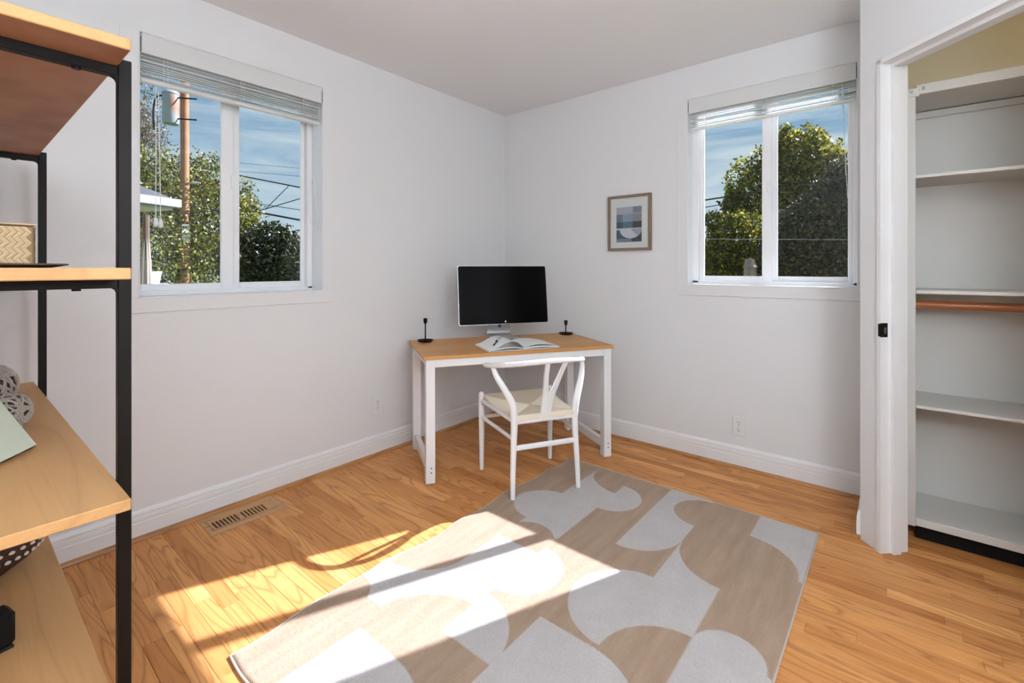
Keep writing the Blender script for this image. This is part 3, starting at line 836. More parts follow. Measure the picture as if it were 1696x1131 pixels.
# curved top rail
rail = spline([(-.296, -.045, .690), (-.293, -.105, .697), (-.270, -.185, .710), (-.210, -.275, .727), (-.112, -.335, .742), (0, -.352, .748), (.110, -.335, .742), (.202, -.275, .727), (.258, -.185, .710), (.279, -.105, .697), (.283, -.045, .690)], 6)
rail = [Vector((p.x*.955-.014, p.y, p.z)) for p in rail]
n = len(rail); rs = [.0145*min(1, .55+.45*min(i, n-1-i)/4) for i in range(n)]
mb = MB(); mb.tube(rail, rs, 16, flat=(1.15, .92)); mb.build('top_rail', CWHITE, t, smooth=True)
# Y splat
mb = MB()
def plate(poly, y_of, th=.0065):
    n = len(poly); vs = []
    for s in (-1, 1):
        for (x, z) in poly: vs.append((x, y_of(z)+s*th, z))
    mb.add(vs, [tuple(reversed(range(n))), tuple(range(n, 2*n))]+[(i, (i+1) % n, n+(i+1) % n, n+i) for i in range(n)])
yz = lambda z: -.200-.150*max(0, (z-.42)/.325)**1.25
def ypoly():
    L = []
    zt = .742
    left = [(-.030, .405), (-.030, .50), (-.036, .56), (-.052, .66), (-.064, zt)]
    inner = [(-.040, zt), (-.028, .66), (-.010, .575), (0, .553), (.010, .575), (.028, .66), (.040, zt)]
    right = [(.064, zt), (.052, .66), (.036, .56), (.030, .50), (.030, .405)]
    return left, inner, right
l_, i_, r_ = ypoly()
for part_ in ([l_[0], (0, .405), (0, .553), (-.010, .575), l_[2], l_[1]], [(0, .405), r_[-1], r_[-2], r_[-3], (.010, .575), (0, .553)],
              [l_[2], (-.010, .575), (-.028, .66), l_[3]], [l_[3], (-.028, .66), (-.040, .742), l_[4]],
              [(.010, .575), r_[-3], r_[1], (.028, .66)], [(.028, .66), r_[1], r_[0], (.040, .742)]):
    plate(part_, yz)
mb.build('y_splat', CWHITE, t, fix=True)
# rails and stretchers
def bar(name, a, b, r, flat=(1, 1)):
    mb = MB(); mb.tube([a, b], r, 12, flat=flat); return mb.build(name, CWHITE, t, smooth=True)
bar('seat_rail', (-.180, -.203, .408), (.180, -.203, .408), .014, (.8, 1.1))
bar('seat_rail', (-.229, .218, .425), (.229, .218, .425), .013)
bar('seat_rail', (-.181, -.203, .415), (-.229, .218, .415), .013)
bar('seat_rail', (.181, -.203, .415), (.229, .218, .415), .013)
bar('stretcher', (-.184, -.207, .270), (.184, -.207, .270), .012, (.75, 1.25))
bar('stretcher', (-.185, -.206, .318), (-.229, .218, .318), .011, (.8, 1.1))
bar('stretcher', (.185, -.206, .318), (.229, .218, .318), .011, (.8, 1.1))
bar('stretcher', (-.229, .218, .318), (.229, .218, .318), .011, (.8, 1.1))
# woven cord seat: four triangles of cords meeting in the middle
seat = MB()
def sxw(y): return .183+(.222-.183)*(y+.205)/.42         # half width at y
def sz(x, y):
    fx = x/sxw(y); fy = (y-.005)/.21
    return .440+.014*fy*fy*(1 if fy > 0 else .2)-.012*(1-fx*fx)*(1-fy*fy)-.012*abs(fx)**3*(1-fy*fy)
yb, yf = -.208, .218; cy = .005
pitch = .0062
def strip(p, q, perp, wd):
    N_ = 7; vs = []; fs = []
    for i in range(N_+1):
        f = i/N_; x, y = p[0]+(q[0]-p[0])*f, p[1]+(q[1]-p[1])*f; z = sz(x, y)
        vs += [(x-perp[0]*wd/2, y-perp[1]*wd/2, z-.003), (x, y, z), (x+perp[0]*wd/2, y+perp[1]*wd/2, z-.003)]
    for i in range(N_):
        o_ = 3*i; fs += [(o_, o_+1, o_+4, o_+3), (o_+1, o_+2, o_+5, o_+4)]
    seat.add(vs, fs)
k = -.222
while k < .222:
    for (ye, s) in ((yf, 1), (yb, -1)):
        w_ = sxw(ye)
        if abs(k) < w_:
            yi = cy+(ye-cy)*abs(k)/w_
            strip((k, yi), (k, ye), (1, 0), pitch)
            # wrap over the rail
            seat.add([(k-pitch/2, ye, sz(k, ye)-.003), (k, ye, sz(k, ye)), (k+pitch/2, ye, sz(k, ye)-.003), (k-pitch/2, ye+s*.012, .418), (k, ye+s*.014, .418), (k+pitch/2, ye+s*.012, .418)],
                     [(0, 1, 4, 3), (1, 2, 5, 4)])
    k += pitch
y = yb+pitch/2
while y < yf:
    ye = yf if y > cy else yb
    f = (y-cy)/(ye-cy)
    for s in (-1, 1):
        xi = s*sxw(ye)*f; xe = s*sxw(y)
        strip((xi, y), (xe, y), (0, 1), pitch)
        seat.add([(xe, y-pitch/2, sz(xe, y)-.003), (xe, y, sz(xe, y)), (xe, y+pitch/2, sz(xe, y)-.003), (xe+s*.012, y-pitch/2, .408), (xe+s*.014, y, .408), (xe+s*.012, y+pitch/2, .408)],
                 [(0, 1, 4, 3), (1, 2, 5, 4)])
    y += pitch
o = seat.build('woven_seat', CORD, t, fix=True); o['label'] = 'natural paper cord weave'
mb = MB(); mb.prism([(-.178, -.20), (.178, -.20), (.216, .212), (-.216, .212)], .405, .412); mb.build('seat_underside', CORD, t, fix=True)

# ================================================================== RUG
RX0, RX1, RY0, RY1 = RUG
def inW(X, Y):
    """True where the rug is off-white (numpy arrays)"""
    W = np.zeros(X.shape, bool)
    hyp = np.hypot
    g0, g1, g2, g3, g4, g5 = .305, .525, .745, .965, 1.18, 1.40
    # A
    a = ((X > 1.74) & (X < 2.47) & (Y > g4) & (Y < g5))
    a |= (hyp(X-1.955, Y-g5) < .155) & (Y >= g5)
    a |= (hyp(X-2.25, Y-g4+.005) < .150) & (Y <= g4)
    a &= ~(((X-2.50)/.21)**2+((Y-1.17)/.23)**2 < 1) | (Y < g4)
    a &= ~((hyp(X-1.66, Y-1.30) < .13) & (Y > g4))
    W |= a
    # B
    b = (X > 1.875) & (Y > g2) & (Y < g3) & ~((X < 2.09) & (hyp(X-2.09, Y-g3) > .218))
    b &= ~((hyp(X-2.38, Y-g2) < .14))
    W |= b
    # C
    c = (X > 2.10) & (Y < g1) & ~((X < 2.325) & (hyp(X-2.10, Y-g1) < .22)); W |= c
    # D
    d = (hyp(X-1.55, Y-g2) < .215) & (Y >= g2)
    d |= (Y > g1) & (Y < g2) & (X > 1.338) & (X < 2.08) & ~(hyp(X-1.34, Y-g1) < .22) & ~(hyp(X-2.08, Y-g1) < .217)
    W |= d
    # E
    e = (Y > g2) & (Y < g3) & (X < 1.318) & (X > .885)
    e |= (hyp(X-1.10, Y-g2) < .215) & (Y < g2); W |= e
    # F
    f = (Y < g1) & (X < 1.55) & (X > 1.12); f |= (hyp(X-1.55, Y-.415) < .110) & (X >= 1.55); W |= f
    # G with the column above it, H
    g = (hyp(X-1.49, Y-g4) < .165) & (Y <= g4)
    g |= (Y > g4) & (Y < g5) & (X > 1.06) & (X < 1.60) & ~(hyp(X-.98, Y-1.19) < .228)
    g |= (Y >= g5) & (X > .99) & (X < 1.38) & ~(hyp(X-1.38, Y-1.62) < .22) & ~(hyp(X-.98, Y-1.19) < .24)
    g &= ~((hyp(X-.92, Y-1.62) < .13))
    g |= (hyp(X-1.06, Y-g4) < .222) & (Y <= g4) & (X > 1.057)
    W |= g
    # I
    i = (X < .888) & (Y > g4) & (Y < g5); i |= (hyp(X-.672, Y-g4) < .215) & (Y <= g4); W |= i
    # the part of the pattern towards the camera
    W |= (X < .80) & (Y > g1) & (Y < g2); W |= (hyp(X-.80, Y-g1) < .2) & (Y < g1)
    return W
NX, NY = 452, 308
xs_ = np.linspace(RX0, RX1, NX); ys_ = np.linspace(RY0, RY1, NY)
GX, GY = np.meshgrid(xs_, ys_, indexing='ij')
def rug_h(X, Y):
    e = np.minimum(np.minimum(X-RX0, RX1-X), np.minimum(Y-RY0, RY1-Y))
    z = .0095*np.clip(e/.012, 0, 1)**.5
    # gentle ripples left from folding, and two lifted waves along the far edge
    z = z+.0012*np.sin(X*9.5+1.2*np.sin(Y*4))*np.clip((X-1.9)*2, 0, 1)
    far = np.clip((Y-1.42)/.21, 0, 1)**2
    z = z+far*(.016*np.exp(-((X-2.33)/.06)**2)+.010*np.exp(-((X-1.56)/.10)**2)+.007*np.exp(-((X-1.15)/.05)**2)+.006*np.exp(-((X-1.95)/.05)**2))
    z = z+.012*np.exp(-((X-2.53)/.05)**2-((Y-1.62)/.06)**2)
    return z
edge = .012*np.sin(GX*7.0+.6)+.006*np.sin(GX*17)
FX = GX-.010*np.exp(-((GY-1.52)/.12)**2)*np.clip(1-(GX-RX0)/.3, 0, 1)
FY = GY+edge*np.clip((GY-1.35)/.28, 0, 1)**2
GZ = rug_h(GX, GY)+.0008
hx, hy = (xs_[1]-xs_[0])/3, (ys_[1]-ys_[0])/3
cov = sum(inW(GX+dx*hx, GY+dy*hy).astype(float) for dx in (-1, 0, 1) for dy in (-1, 0, 1))/9
rng = np.random.default_rng(5)
GZ += rng.normal(0, .00045, GZ.shape)
top = np.stack([FX, FY, GZ], -1).reshape(-1, 3)
def grid_mesh(name, verts, nx, ny):
    me = bpy.data.meshes.new(name); me.vertices.add(len(verts)); me.vertices.foreach_set('co', verts.astype(np.float32).ravel())
    i = np.arange(nx-1)[:, None]*ny+np.arange(ny-1)[None, :]
    q = np.stack([i, i+ny, i+ny+1, i+1], -1).reshape(-1, 4)
    me.loops.add(q.size); me.loops.foreach_set('vertex_index', q.ravel().astype(np.int32))
    me.polygons.add(len(q)); me.polygons.foreach_set('loop_start', np.arange(0, q.size, 4, dtype=np.int32))
    me.update(calc_edges=True); me.validate(); return me
me = grid_mesh('pile', top, NX, NY)
at_ = me.attributes.new('pattern', 'FLOAT', 'POINT'); at_.data.foreach_set('value', cov.ravel().astype(np.float32))
def rug_fn(t, b):
    a = t.nodes.new('ShaderNodeAttribute'); a.attribute_name = 'pattern'
    co = t.nodes.new('ShaderNodeTexCoord')
    n1 = noise(t, mapping(t, co.outputs['Object'], (2.2, 14, 1)), 1.5, 5, .6)
    n2 = noise(t, co.outputs['Object'], 260, 3, .7)
    tan = ramp(t, n1, [(.3, (.37, .25, .168)), (.7, (.47, .33, .23))])
    wht = ramp(t, noise(t, co.outputs['Object'], 9, 4, .6), [(.3, (.545, .50, .485)), (.7, (.60, .56, .545))])
    c = mixc(t, a.outputs['Fac'], tan, wht)
    c = mixc(t, mth(t, 'MULTIPLY', ramp(t, n2, [(.38, 1), (.62, 0)]), .22), c, (.20, .15, .11))
    t.links.new(c, b.inputs['Base Color'])
    bp = t.nodes.new('ShaderNodeBump'); bp.inputs['Strength'].default_value = .5; bp.inputs['Distance'].default_value = .004
    t.links.new(n2, bp.inputs['Height']); t.links.new(bp.outputs[0], b.inputs['Normal'])
RUGM = mat('rug_pile', (.5, .42, .36), .95, spec=.1, sheen=.15, fn=rug_fn)
me.materials.append(RUGM)
root = thing('rug', 'beige and off-white rug with half-circle pattern on the oak floor', 'rug', (0, 0, 0))
o = bpy.data.objects.new('pile', me); COL.objects.link(o); o.parent = root
me.polygons.foreach_set('use_smooth', [True]*len(me.polygons))
def rim(ix, iy): return top[ix*NY+iy]
loop = [rim(i, 0) for i in range(0, NX, 4)]+[rim(NX-1, j) for j in range(0, NY, 4)]+[rim(i, NY-1) for i in range(NX-1, -1, -4)]+[rim(0, j) for j in range(NY-1, -1, -4)]
loop = [(p[0], p[1], max(p[2], .0035)) for p in loop]
mb = MB(); mb.tube(loop+[loop[0]], .0042, 8, cap=False); mb.build('bound_edge', mat('rug_binding', (.52, .44, .37), .9), root, smooth=True)

# ================================================================== PICTURE
t = thing('framed_picture', 'framed abstract print in blue and grey on the right wall', 'picture', (A-.0005, 1.4765, 1.541), -PI/2)
fw, fh, fb, fd = .1635, .1965, .0185, .024
PF = wood('picture_frame_wood', (.10, .062, .038), (.22, .15, .10), (.28, .195, .135), 'X', .5, k=2, strength=.6)
for bx in ((-fw, fw, fh-fb, fh), (-fw, fw, -fh, -fh+fb), (-fw, -fw+fb, -fh+fb, fh-fb), (fw-fb, fw, -fh+fb, fh-fb)):
    mb = MB(); mb.cbox(bx[0], bx[1], -fd, 0, bx[2], bx[3], c=.0015); mb.build('frame_bar', PF, t)
mb = MB(); mb.box(-fw+fb, fw-fb, -.012, -.004, -fh+fb, fh-fb); mb.build('mat_board', mat('mat_board', (.74, .735, .71), .8), t)
pm = [mat('print_%s' % n_, c_, .7) for n_, c_ in (('pale_lilac', (.42, .43, .49)), ('slate', (.165, .20, .26)), ('mid_blue', (.25, .33, .44)), ('taupe', (.26, .25, .27)), ('dark_blue', (.055, .085, .13)), ('steel', (.10, .16, .23)), ('charcoal', (.04, .045, .055)), ('white', (.60, .61, .66)), ('grey', (.36, .37, .42)), ('slate_light', (.20, .22, .27)))]
mb = MB(); px0, px1, pz0, pz1 = -.098, .094, -.137, .112; PWd, PH = px1-px0, pz1-pz0
def pq(a0, a1, b0, b1, m_, q=.0124): 
    mb.add([(px0+PWd*a0, -q, pz0+PH*b0), (px0+PWd*a1, -q, pz0+PH*b0), (px0+PWd*a1, -q, pz0+PH*b1), (px0+PWd*a0, -q, pz0+PH*b1)], [(0, 1, 2, 3)], m_)
pq(0, 1, .80, 1, 0); pq(.66, 1, .82, 1, 9, .0125)
pq(0, .25, .58, .80, 1); pq(.25, .65, .58, .80, 2); pq(.65, 1, .58, .80, 3)
pq(0, .25, .40, .58, 4); pq(.25, .65, .40, .58, 5); pq(.65, 1, .40, .58, 6)
pq(0, 1, .35, .40, 7); pq(0, 1, .10, .35, 4); pq(.6, 1, .02, .20, 6, .0125); pq(0, 1, 0, .10, 9)
def halfdisc(a0, a1, m_, q=.0127):
    cx, cz, rr_ = px0+PWd*.57, pz0+PH*.375, PWd*.44
    pts = [(cx, -q, cz)]+[(cx+rr_*math.cos(a0+(a1-a0)*i/16), -q, cz+rr_*.80*math.sin(a0+(a1-a0)*i/16)) for i in range(17)]
    mb.add(pts, [(0, i, i+1) for i in range(1, 17)], m_)
halfdisc(PI, 1.72*PI, 7); halfdisc(1.72*PI, 2*PI, 8)
mb.build('print', pm, t)
def pg(tn, b):
    glass_fn(tn, b)
mb = MB(); mb.box(-fw+fb, fw-fb, -.0165, -.0150, -fh+fb, fh-fb); mb.build('glazing', GLASS, t)

# ================================================================== ADDED FILL LAMPS (unseen, outside the frame)
t = thing('fill_floor_lamp', 'added black torchiere fill lamp, unseen behind the camera', 'lamp', (-.42, -.66, 0))  # added source that bounces fill light off the ceiling
mb = MB(); mb.lathe([(.001, 0), (.13, 0), (.13, .015), (.02, .03), (.001, .03)], (0, 0, 0), 32); mb.build('base', BLACKM, t, smooth=True)
mb = MB(); mb.tube([(0, 0, .02), (0, 0, 1.72)], .011, 12); mb.build('pole', BLACKM, t, smooth=True)
mb = MB(); mb.lathe([(.012, 1.70), (.10, 1.74), (.155, 1.80), (.150, 1.80), (.095, 1.748), (.010, 1.71)], (0, 0, 0), 32); mb.build('bowl', mat('fill_lamp_bowl', (.8, .8, .8), .4), t, smooth=True)
ld = bpy.data.lights.new('fill_uplight', 'AREA'); ld.shape = 'DISK'; ld.size = .26; ld.energy = 42; ld.color = (.905, .995, 1.085)
lo = bpy.data.objects.new('fill_uplight', ld); COL.objects.link(lo); lo.parent = t; lo.location = (0, 0, 1.792); lo.rotation_euler = (PI, 0, 0)

t = thing('fill_lantern_lamp', 'added white globe lantern fill lamp, unseen behind the camera', 'lamp', (.55, -.72, 0))  # invented glowing globe, put in to lift walls and ceiling evenly
mb = MB(); mb.lathe([(.001, 0), (.12, 0), (.12, .012), (.015, .02), (.001, .02)], (0, 0, 0), 32); mb.build('base', BLACKM, t, smooth=True)
mb = MB(); mb.tube([(0, 0, .015), (0, 0, 1.31)], .009, 12); mb.build('pole', BLACKM, t, smooth=True)
mb = MB(); mb.lathe([(.001, 1.315)]+[(.18*math.sin(a), 1.495-.18*math.cos(a)) for a in [PI*i/14 for i in range(1, 14)]]+[(.001, 1.675)], (0, 0, 0), 28)
mb.build('fill_globe_shade', mat('fill_lantern_paper', (.9, .9, .9), .8, emit=((.905, .995, 1.085), 31)), t, smooth=True)

t = thing('fill_closet_lamp', 'added small round warm fill lamp, unseen on the closet ceiling', 'lamp', (2.55, -.85, C))  # added to brighten the beige wall above the top shelf
mb = MB(); mb.lathe([(.095, -.02), (.10, -.008), (.095, 0)], (0, 0, 0), 28); mb.build('fill_lamp_base', TRIM, t, smooth=True)
mb = MB(); mb.lathe([(.001, -.06), (.05, -.055), (.08, -.04), (.092, -.02)], (0, 0, 0), 24); mb.build('diffuser', mat('fill_closet_lamp_glass', (.9, .9, .9), .6, emit=((1, .86, .62), 22)), t, smooth=True, fix=True)

# ================================================================== OUTSIDE
m = MB(); m.box(-60, 90, -60, 90, -.9, -.6)
GRASS = mat('lawn', (.10, .14, .045), .95, bump=(30, .6, (1, 1, 1)))
# the lawn leaves the house footprint free
m = MB(); m.box(A+TR, 60, -40, 60, -.9, -.6); m.box(-40, A+TR, B+TL, 60, -.9, -.6)
struct(m.build('ground', GRASS), 'green lawn around the house', 'ground')

def leaf_mat(name, cols, trans=.35):
    def f(t, b):
        out = [n for n in t.nodes if n.type == 'OUTPUT_MATERIAL'][0]
        a = t.nodes.new('ShaderNodeAttribute'); a.attribute_name = 'tone'
        c = ramp(t, a.outputs['Fac'], [(i/(len(cols)-1), q) for i, q in enumerate(cols)])
        t.links.new(c, b.inputs['Base Color'])
        tl = t.nodes.new('ShaderNodeBsdfTranslucent'); t.links.new(c, tl.inputs[0])
        mx = t.nodes.new('ShaderNodeMixShader'); mx.inputs[0].default_value = trans
        t.links.new(b.outputs[0], mx.inputs[1]); t.links.new(tl.outputs[0], mx.inputs[2]); t.links.new(mx.outputs[0], out.inputs[0])
    return mat(name, cols[0], .45, fn=f, spec=.4)
LEAF_B = leaf_mat('birch_leaf', [(.020, .024, .004), (.060, .068, .008), (.135, .140, .016), (.24, .235, .026), (.46, .41, .10)], .25)
LEAF_S = leaf_mat('thin_leaf', [(.08, .07, .03), (.16, .13, .06), (.22, .14, .07)])
LEAF_D = leaf_mat('dark_shade_leaf', [(.012, .018, .008), (.030, .040, .014), (.06, .07, .02)], .2)  # the shrub's shade is put into these dark leaf colours
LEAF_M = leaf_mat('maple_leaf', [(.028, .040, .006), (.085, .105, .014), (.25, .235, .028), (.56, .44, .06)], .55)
LEAF_E = leaf_mat('hedge_shade_leaf', [(.012, .013, .004), (.028, .030, .009), (.045, .045, .012), (.075, .07, .018), (.16, .14, .04)], .25)  # darkened so the right-hand tree looks shaded; shade is in the colour
BARK = mat('bark', (.14, .09, .06), .9, bump=(25, .8, (1, 1, .3)))
def foliage(name, blobs, size, mt, parent, seed, shell=.55):
    rg = np.random.default_rng(seed); P = []
    for (c, r, n) in blobs:
        d = rg.normal(size=(n, 3)); d /= np.linalg.norm(d, axis=1)[:, None]
        # clumped shell so that the outline is uneven
        k = rg.normal(size=(60, 3)); k /= np.linalg.norm(k, axis=1)[:, None]
        kr = rg.uniform(.80, 1.16, 60)
        near = kr[np.argmax(d @ k.T, axis=1)]
        rad = (shell+(1-shell)*rg.random(n)**.6)*near
        P.append(np.array(c)[None, :]+d*rad[:, None]*np.array(r)[None, :])
    P = np.concatenate(P); n = len(P)
    P -= np.array(parent.location)[None, :]
    a = rg.normal(size=(n, 3)); a[:, 2] -= .5; a /= np.linalg.norm(a, axis=1)[:, None]
    b = np.cross(a, rg.normal(size=(n, 3))); b /= np.linalg.norm(b, axis=1)[:, None]
    nn = np.cross(a, b)
    s = size*rg.uniform(.6, 1.25, n)[:, None]
    V = np.stack([P, P+a*s*.5+b*s*.30+nn*s*.08, P+a*s, P+a*s*.5-b*s*.30+nn*s*.08], 1).reshape(-1, 3)
    me = bpy.data.meshes.new(name); me.vertices.add(4*n); me.vertices.foreach_set('co', V.astype(np.float32).ravel())
    me.loops.add(4*n); me.loops.foreach_set('vertex_index', np.arange(4*n, dtype=np.int32))
    me.polygons.add(n); me.polygons.foreach_set('loop_start', np.arange(0, 4*n, 4, dtype=np.int32))
    me.update(calc_edges=True)
    at2 = me.attributes.new('tone', 'FLOAT', 'POINT'); at2.data.foreach_set('value', np.repeat(rg.random(n), 4).astype(np.float32))
    me.materials.append(mt)
    o = bpy.data.objects.new(name, me); COL.objects.link(o); o.parent = parent; o['kind'] = 'stuff'; return o
def tree(name, label, base, blobs, size, mt, seed, cat='tree', group=None, shell=.55, trunk=.10):
    b = Vector(base); b.z = -.6
    t = thing(name, label, cat, b, 0, group)
    foliage('foliage', blobs, size, mt, t, seed, shell)
    rg = random.Random(seed); mb = MB()
    topc = max((Vector(c) for c, r, n in blobs), key=lambda q: q.z)
    mb.tube([Vector((0, 0, 0)), (topc-b)*.4+Vector((rg.uniform(-.1, .1), rg.uniform(-.1, .1), 0)), topc-b], [trunk, trunk*.7, trunk*.2], 8)
    mb.build('trunk', BARK, t, smooth=True)
    mb = MB()
    for c, r, n in blobs:
        for k in range(7):
            e = Vector(c)-b+Vector((rg.uniform(-.8, .8)*r[0], rg.uniform(-.8, .8)*r[1], rg.uniform(-.2, .9)*r[2]))
            s = (topc-b)*rg.uniform(.35, .8); mb.tube([s, (s+e)/2+Vector((0, 0, .1)), e], [trunk*.3, trunk*.2, trunk*.06], 5)
    mb.build('branches', BARK, t)['kind'] = 'stuff'
    return t
def bl(u, v, d, rx, rz, n, ry=None): return (tuple(at(u, v, d)), (rx, ry or rx, rz), n)
tree('birch_tree', 'large sunlit leafy tree behind the utility pole, left window', at(300, 500, 12.6),
     [bl(262, 385, 11.6, 1.35, 1.75, 8500), bl(345, 385, 12.4, 1.35, 1.75, 8500), bl(300, 300, 12.6, 1.0, .85, 2600), bl(240, 300, 12.4, .8, 1.0, 2600), bl(398, 352, 12.4, .56, .75, 1600), bl(350, 300, 12.6, .55, .8, 1300), bl(300, 430, 11.4, 1.9, 1.0, 3500)], .085, LEAF_B, 1, shell=.45)
tree('thin_tree', 'sparse brownish tree top left of the transformer', at(232, 500, 15),
     [bl(232, 185, 15, .75, 1.5, 900), bl(240, 215, 15, .6, .7, 700), bl(262, 240, 15, .4, .7, 220)], .085, LEAF_S, 2, shell=.1, trunk=.07)
tree('dark_shrub', 'shrub with shade put into its dark leaf colours, under the wires, left window', at(450, 500, 8.4),
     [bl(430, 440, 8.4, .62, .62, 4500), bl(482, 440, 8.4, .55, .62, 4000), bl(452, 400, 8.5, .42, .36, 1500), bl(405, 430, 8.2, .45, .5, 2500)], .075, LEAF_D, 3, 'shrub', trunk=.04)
tree('maple_tree', 'tall yellow-green tree lit from above, right window', at(1300, 500, 14.5),
     [bl(1322, 270, 14.5, 1.05, 1.15, 6000), bl(1262, 320, 14.6, 1.0, 1.35, 5500), bl(1372, 290, 14.6, 1.0, .95, 4500), bl(1217, 345, 14.4, .42, .65, 1500), bl(1300, 232, 14.5, .28, .55, 500), bl(1352, 235, 14.5, .36, .45, 700), bl(1320, 380, 15.2, 2.0, 1.4, 4000)], .125, LEAF_M, 4, shell=.45)
tree('small_maple', 'low golden green tree in front, left half of the right window', at(1215, 500, 12.2),
     [bl(1222, 405, 12.2, .75, .95, 5000), bl(1185, 425, 12.2, .55, .62, 2500), bl(1245, 440, 12.0, .6, .5, 2000), bl(1182, 368, 12.6, .25, .35, 500)], .10, LEAF_M, 5, shell=.45, trunk=.05)
tree('dark_hedge_tree', 'broad tree with shade painted into its dark leaves, filling the lower right window', at(1372, 500, 10.8),
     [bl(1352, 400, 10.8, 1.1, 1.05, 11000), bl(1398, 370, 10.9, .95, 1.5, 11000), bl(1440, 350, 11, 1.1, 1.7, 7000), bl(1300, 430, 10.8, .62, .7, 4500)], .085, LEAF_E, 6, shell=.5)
tree('far_hedge', 'distant dark green hedge line beyond the lawn, left window', at(430, 500, 22),
     [bl(360+40*k, 425, 22+.4*(k % 3), 1.1, .85+.15*(k % 2), 1300) for k in range(7)], .16, LEAF_D, 8, 'hedge', trunk=.06)
tree('far_hedge', 'distant dark green hedge line beyond the lawn, right window', at(1260, 500, 22),
     [bl(1120+55*k, 430, 22+.4*(k % 3), 1.5, .75+.15*(k % 2), 1300) for k in range(7)], .16, LEAF_E, 9, 'hedge', trunk=.06)

# ---- utility pole with transformer
pb = at(306, 500, 11.4); pb.z = -.6
t = thing('utility_pole', 'brown wooden utility pole with a grey transformer can', 'utility pole', pb)
def poleu(z): return Vector((0, 0, z+.6))
mb = MB(); mb.tube([poleu(-.6), poleu(4), poleu(9.2)], [.105, .092, .08], 14); mb.build('pole', wood('pole_wood', (.16, .07, .03), (.33, .15, .07), (.42, .21, .10), 'X', .8, k=1.5, strength=.6), t, smooth=True)
tcn = at(283, 180, 11.2)-pb
mb = MB(); R_ = .170; hz = .365
mb.lathe([(.001, -hz), (R_*.93, -hz), (R_, -hz+.03), (R_, hz-.03), (R_*1.06, hz-.03), (R_*1.06, hz), (R_*.8, hz+.05), (.001, hz+.07)], tuple(tcn), 28)
def tf_fn(tn, b):
    co = tn.nodes.new('ShaderNodeTexCoord')
    sp = tn.nodes.new('ShaderNodeTexGradient'); sp.gradient_type = 'SPHERICAL'
    e = tcn+Vector((.10, -.12, .10))
    tn.links.new(mapping(tn, co.outputs['Object'], (4.8, 4.8, 3.0), loc=(-e.x*4.8, -e.y*4.8, -e.z*3.0)), sp.inputs[0])
    f = mth(tn, 'MULTIPLY', ramp(tn, sp.outputs[1], [(.05, 0), (.35, 1)]), ramp(tn, noise(tn, co.outputs['Object'], 5, 4), [(.3, .4), (.6, 1)]))
    tn.links.new(mixc(tn, f, (.33, .35, .36), (.42, .16, .06)), b.inputs['Base Color'])
tfm = mb.build('transformer', mat('transformer_grey', (.3, .32, .33), .5, fn=tf_fn), t, smooth=True)
mb = MB(); mb.lathe([(.03, 0), (.045, .03), (.03, .06), (.045, .09), (.02, .15)], (tcn.x, tcn.y, tcn.z+hz+.05), 12); mb.build('bushing', mat('porcelain_dark', (.06, .06, .07), .3), tfm, smooth=True)
rg_ = Vector((ST, -CT, 0))      # to the right in the picture
for dz in (.26, -.24):
    mb = MB(); mb.tube([tcn+rg_*R_*.9+Vector((0, 0, dz)), tcn+rg_*.62+Vector((0, 0, dz-.03))], .018, 6); mb.build('mounting_arm', BLACKM, t)
mb = MB(); mb.tube(spline([tcn+rg_*-.20+Vector((0, 0, .33)), tcn+rg_*-.36+Vector((0, 0, .25)), tcn+rg_*-.42+Vector((0, 0, -.05)), tcn+rg_*-.40+Vector((0, 0, -.5))], 6), .018, 6); mb.build('drop_cable', BLACKM, t)
for v_, hh in ((379, .10), (395, .085)):
    c_ = at(308, v_, 11.25)-pb; mb = MB(); mb.cbox(c_.x-.085, c_.x+.085, c_.y-.006, c_.y+.006, c_.z-hh, c_.z+hh, c=.003); mb.build('notice_plate', mat('plate_white', (.7, .7, .68), .5), t)
c_ = at(322, 303, 11.2)-pb
mb = MB(); mb.tube([poleu(pb.z+.6+c_.z-.6+.02)*1, c_+Vector((0, 0, .01))], .018, 6); arm = mb.build('lamp_arm', STEEL, t)
mb = MB(); mb.tube([c_-rg_*.14, c_, c_+rg_*.14], [.03, .055, .02], 8, flat=(1, .6)); mb.build('street_lamp_head', mat('lamp_grey', (.45, .46, .46), .5), arm)

# ---- wires
WIREM = mat('wire_black', (.015, .015, .016), .6)
def wire(p, q, r, label, sag=.0, ext=.8, mt=WIREM):
    a, b = at(*p), at(*q); d = b-a; a2, b2 = a-d*ext, b+d*ext
    pts = [a2+(b2-a2)*f-Vector((0, 0, sag*4*f*(1-f))) for f in [i/10 for i in range(11)]]
    o0 = a2.copy(); mb = MB(); mb.tube([x_-o0 for x_ in pts], r, 5); o = mb.build('overhead_wire', mt); o.location = o0
    tag(o, label, 'wire', 'overhead wires')
wire((398, 291, 16), (500, 311, 16), .023, 'thick black overhead wire high in the right pane, left window')
wire((425, 351, 15), (500, 365, 15), .030, 'thickest black overhead cable above the dark shrub, left window')
wire((432, 338, 17), (500, 348, 17), .012, 'thin overhead wire just above the thickest cable', ext=.5)
wire((440, 346, 15.5), (500, 328, 15.5), .016, 'overhead wire slanting upwards to the right', ext=.3)
wire((440, 346, 15.5), (477, 309, 15.5), .013, 'steep service wire rising to the thick high wire', ext=.02)
wire((398, 270, 24), (500, 279, 24), .009, 'topmost faint distant wire against the sky, left window')
wire((398, 284, 24), (500, 292, 24), .009, 'second faint distant wire against the sky, left window')
wire((398, 366, 14), (432, 375, 14), .020, 'short black wire vanishing into the bright tree', ext=.4)
wire((330, 343, 10.0), (362, 349, 10.0), .010, 'thin dark wire crossing the sunlit tree', ext=.5)
wire((1170, 331, 9.5), (1395, 296, 9.5), .016, 'thick overhead cable crossing the right window', ext=.3)
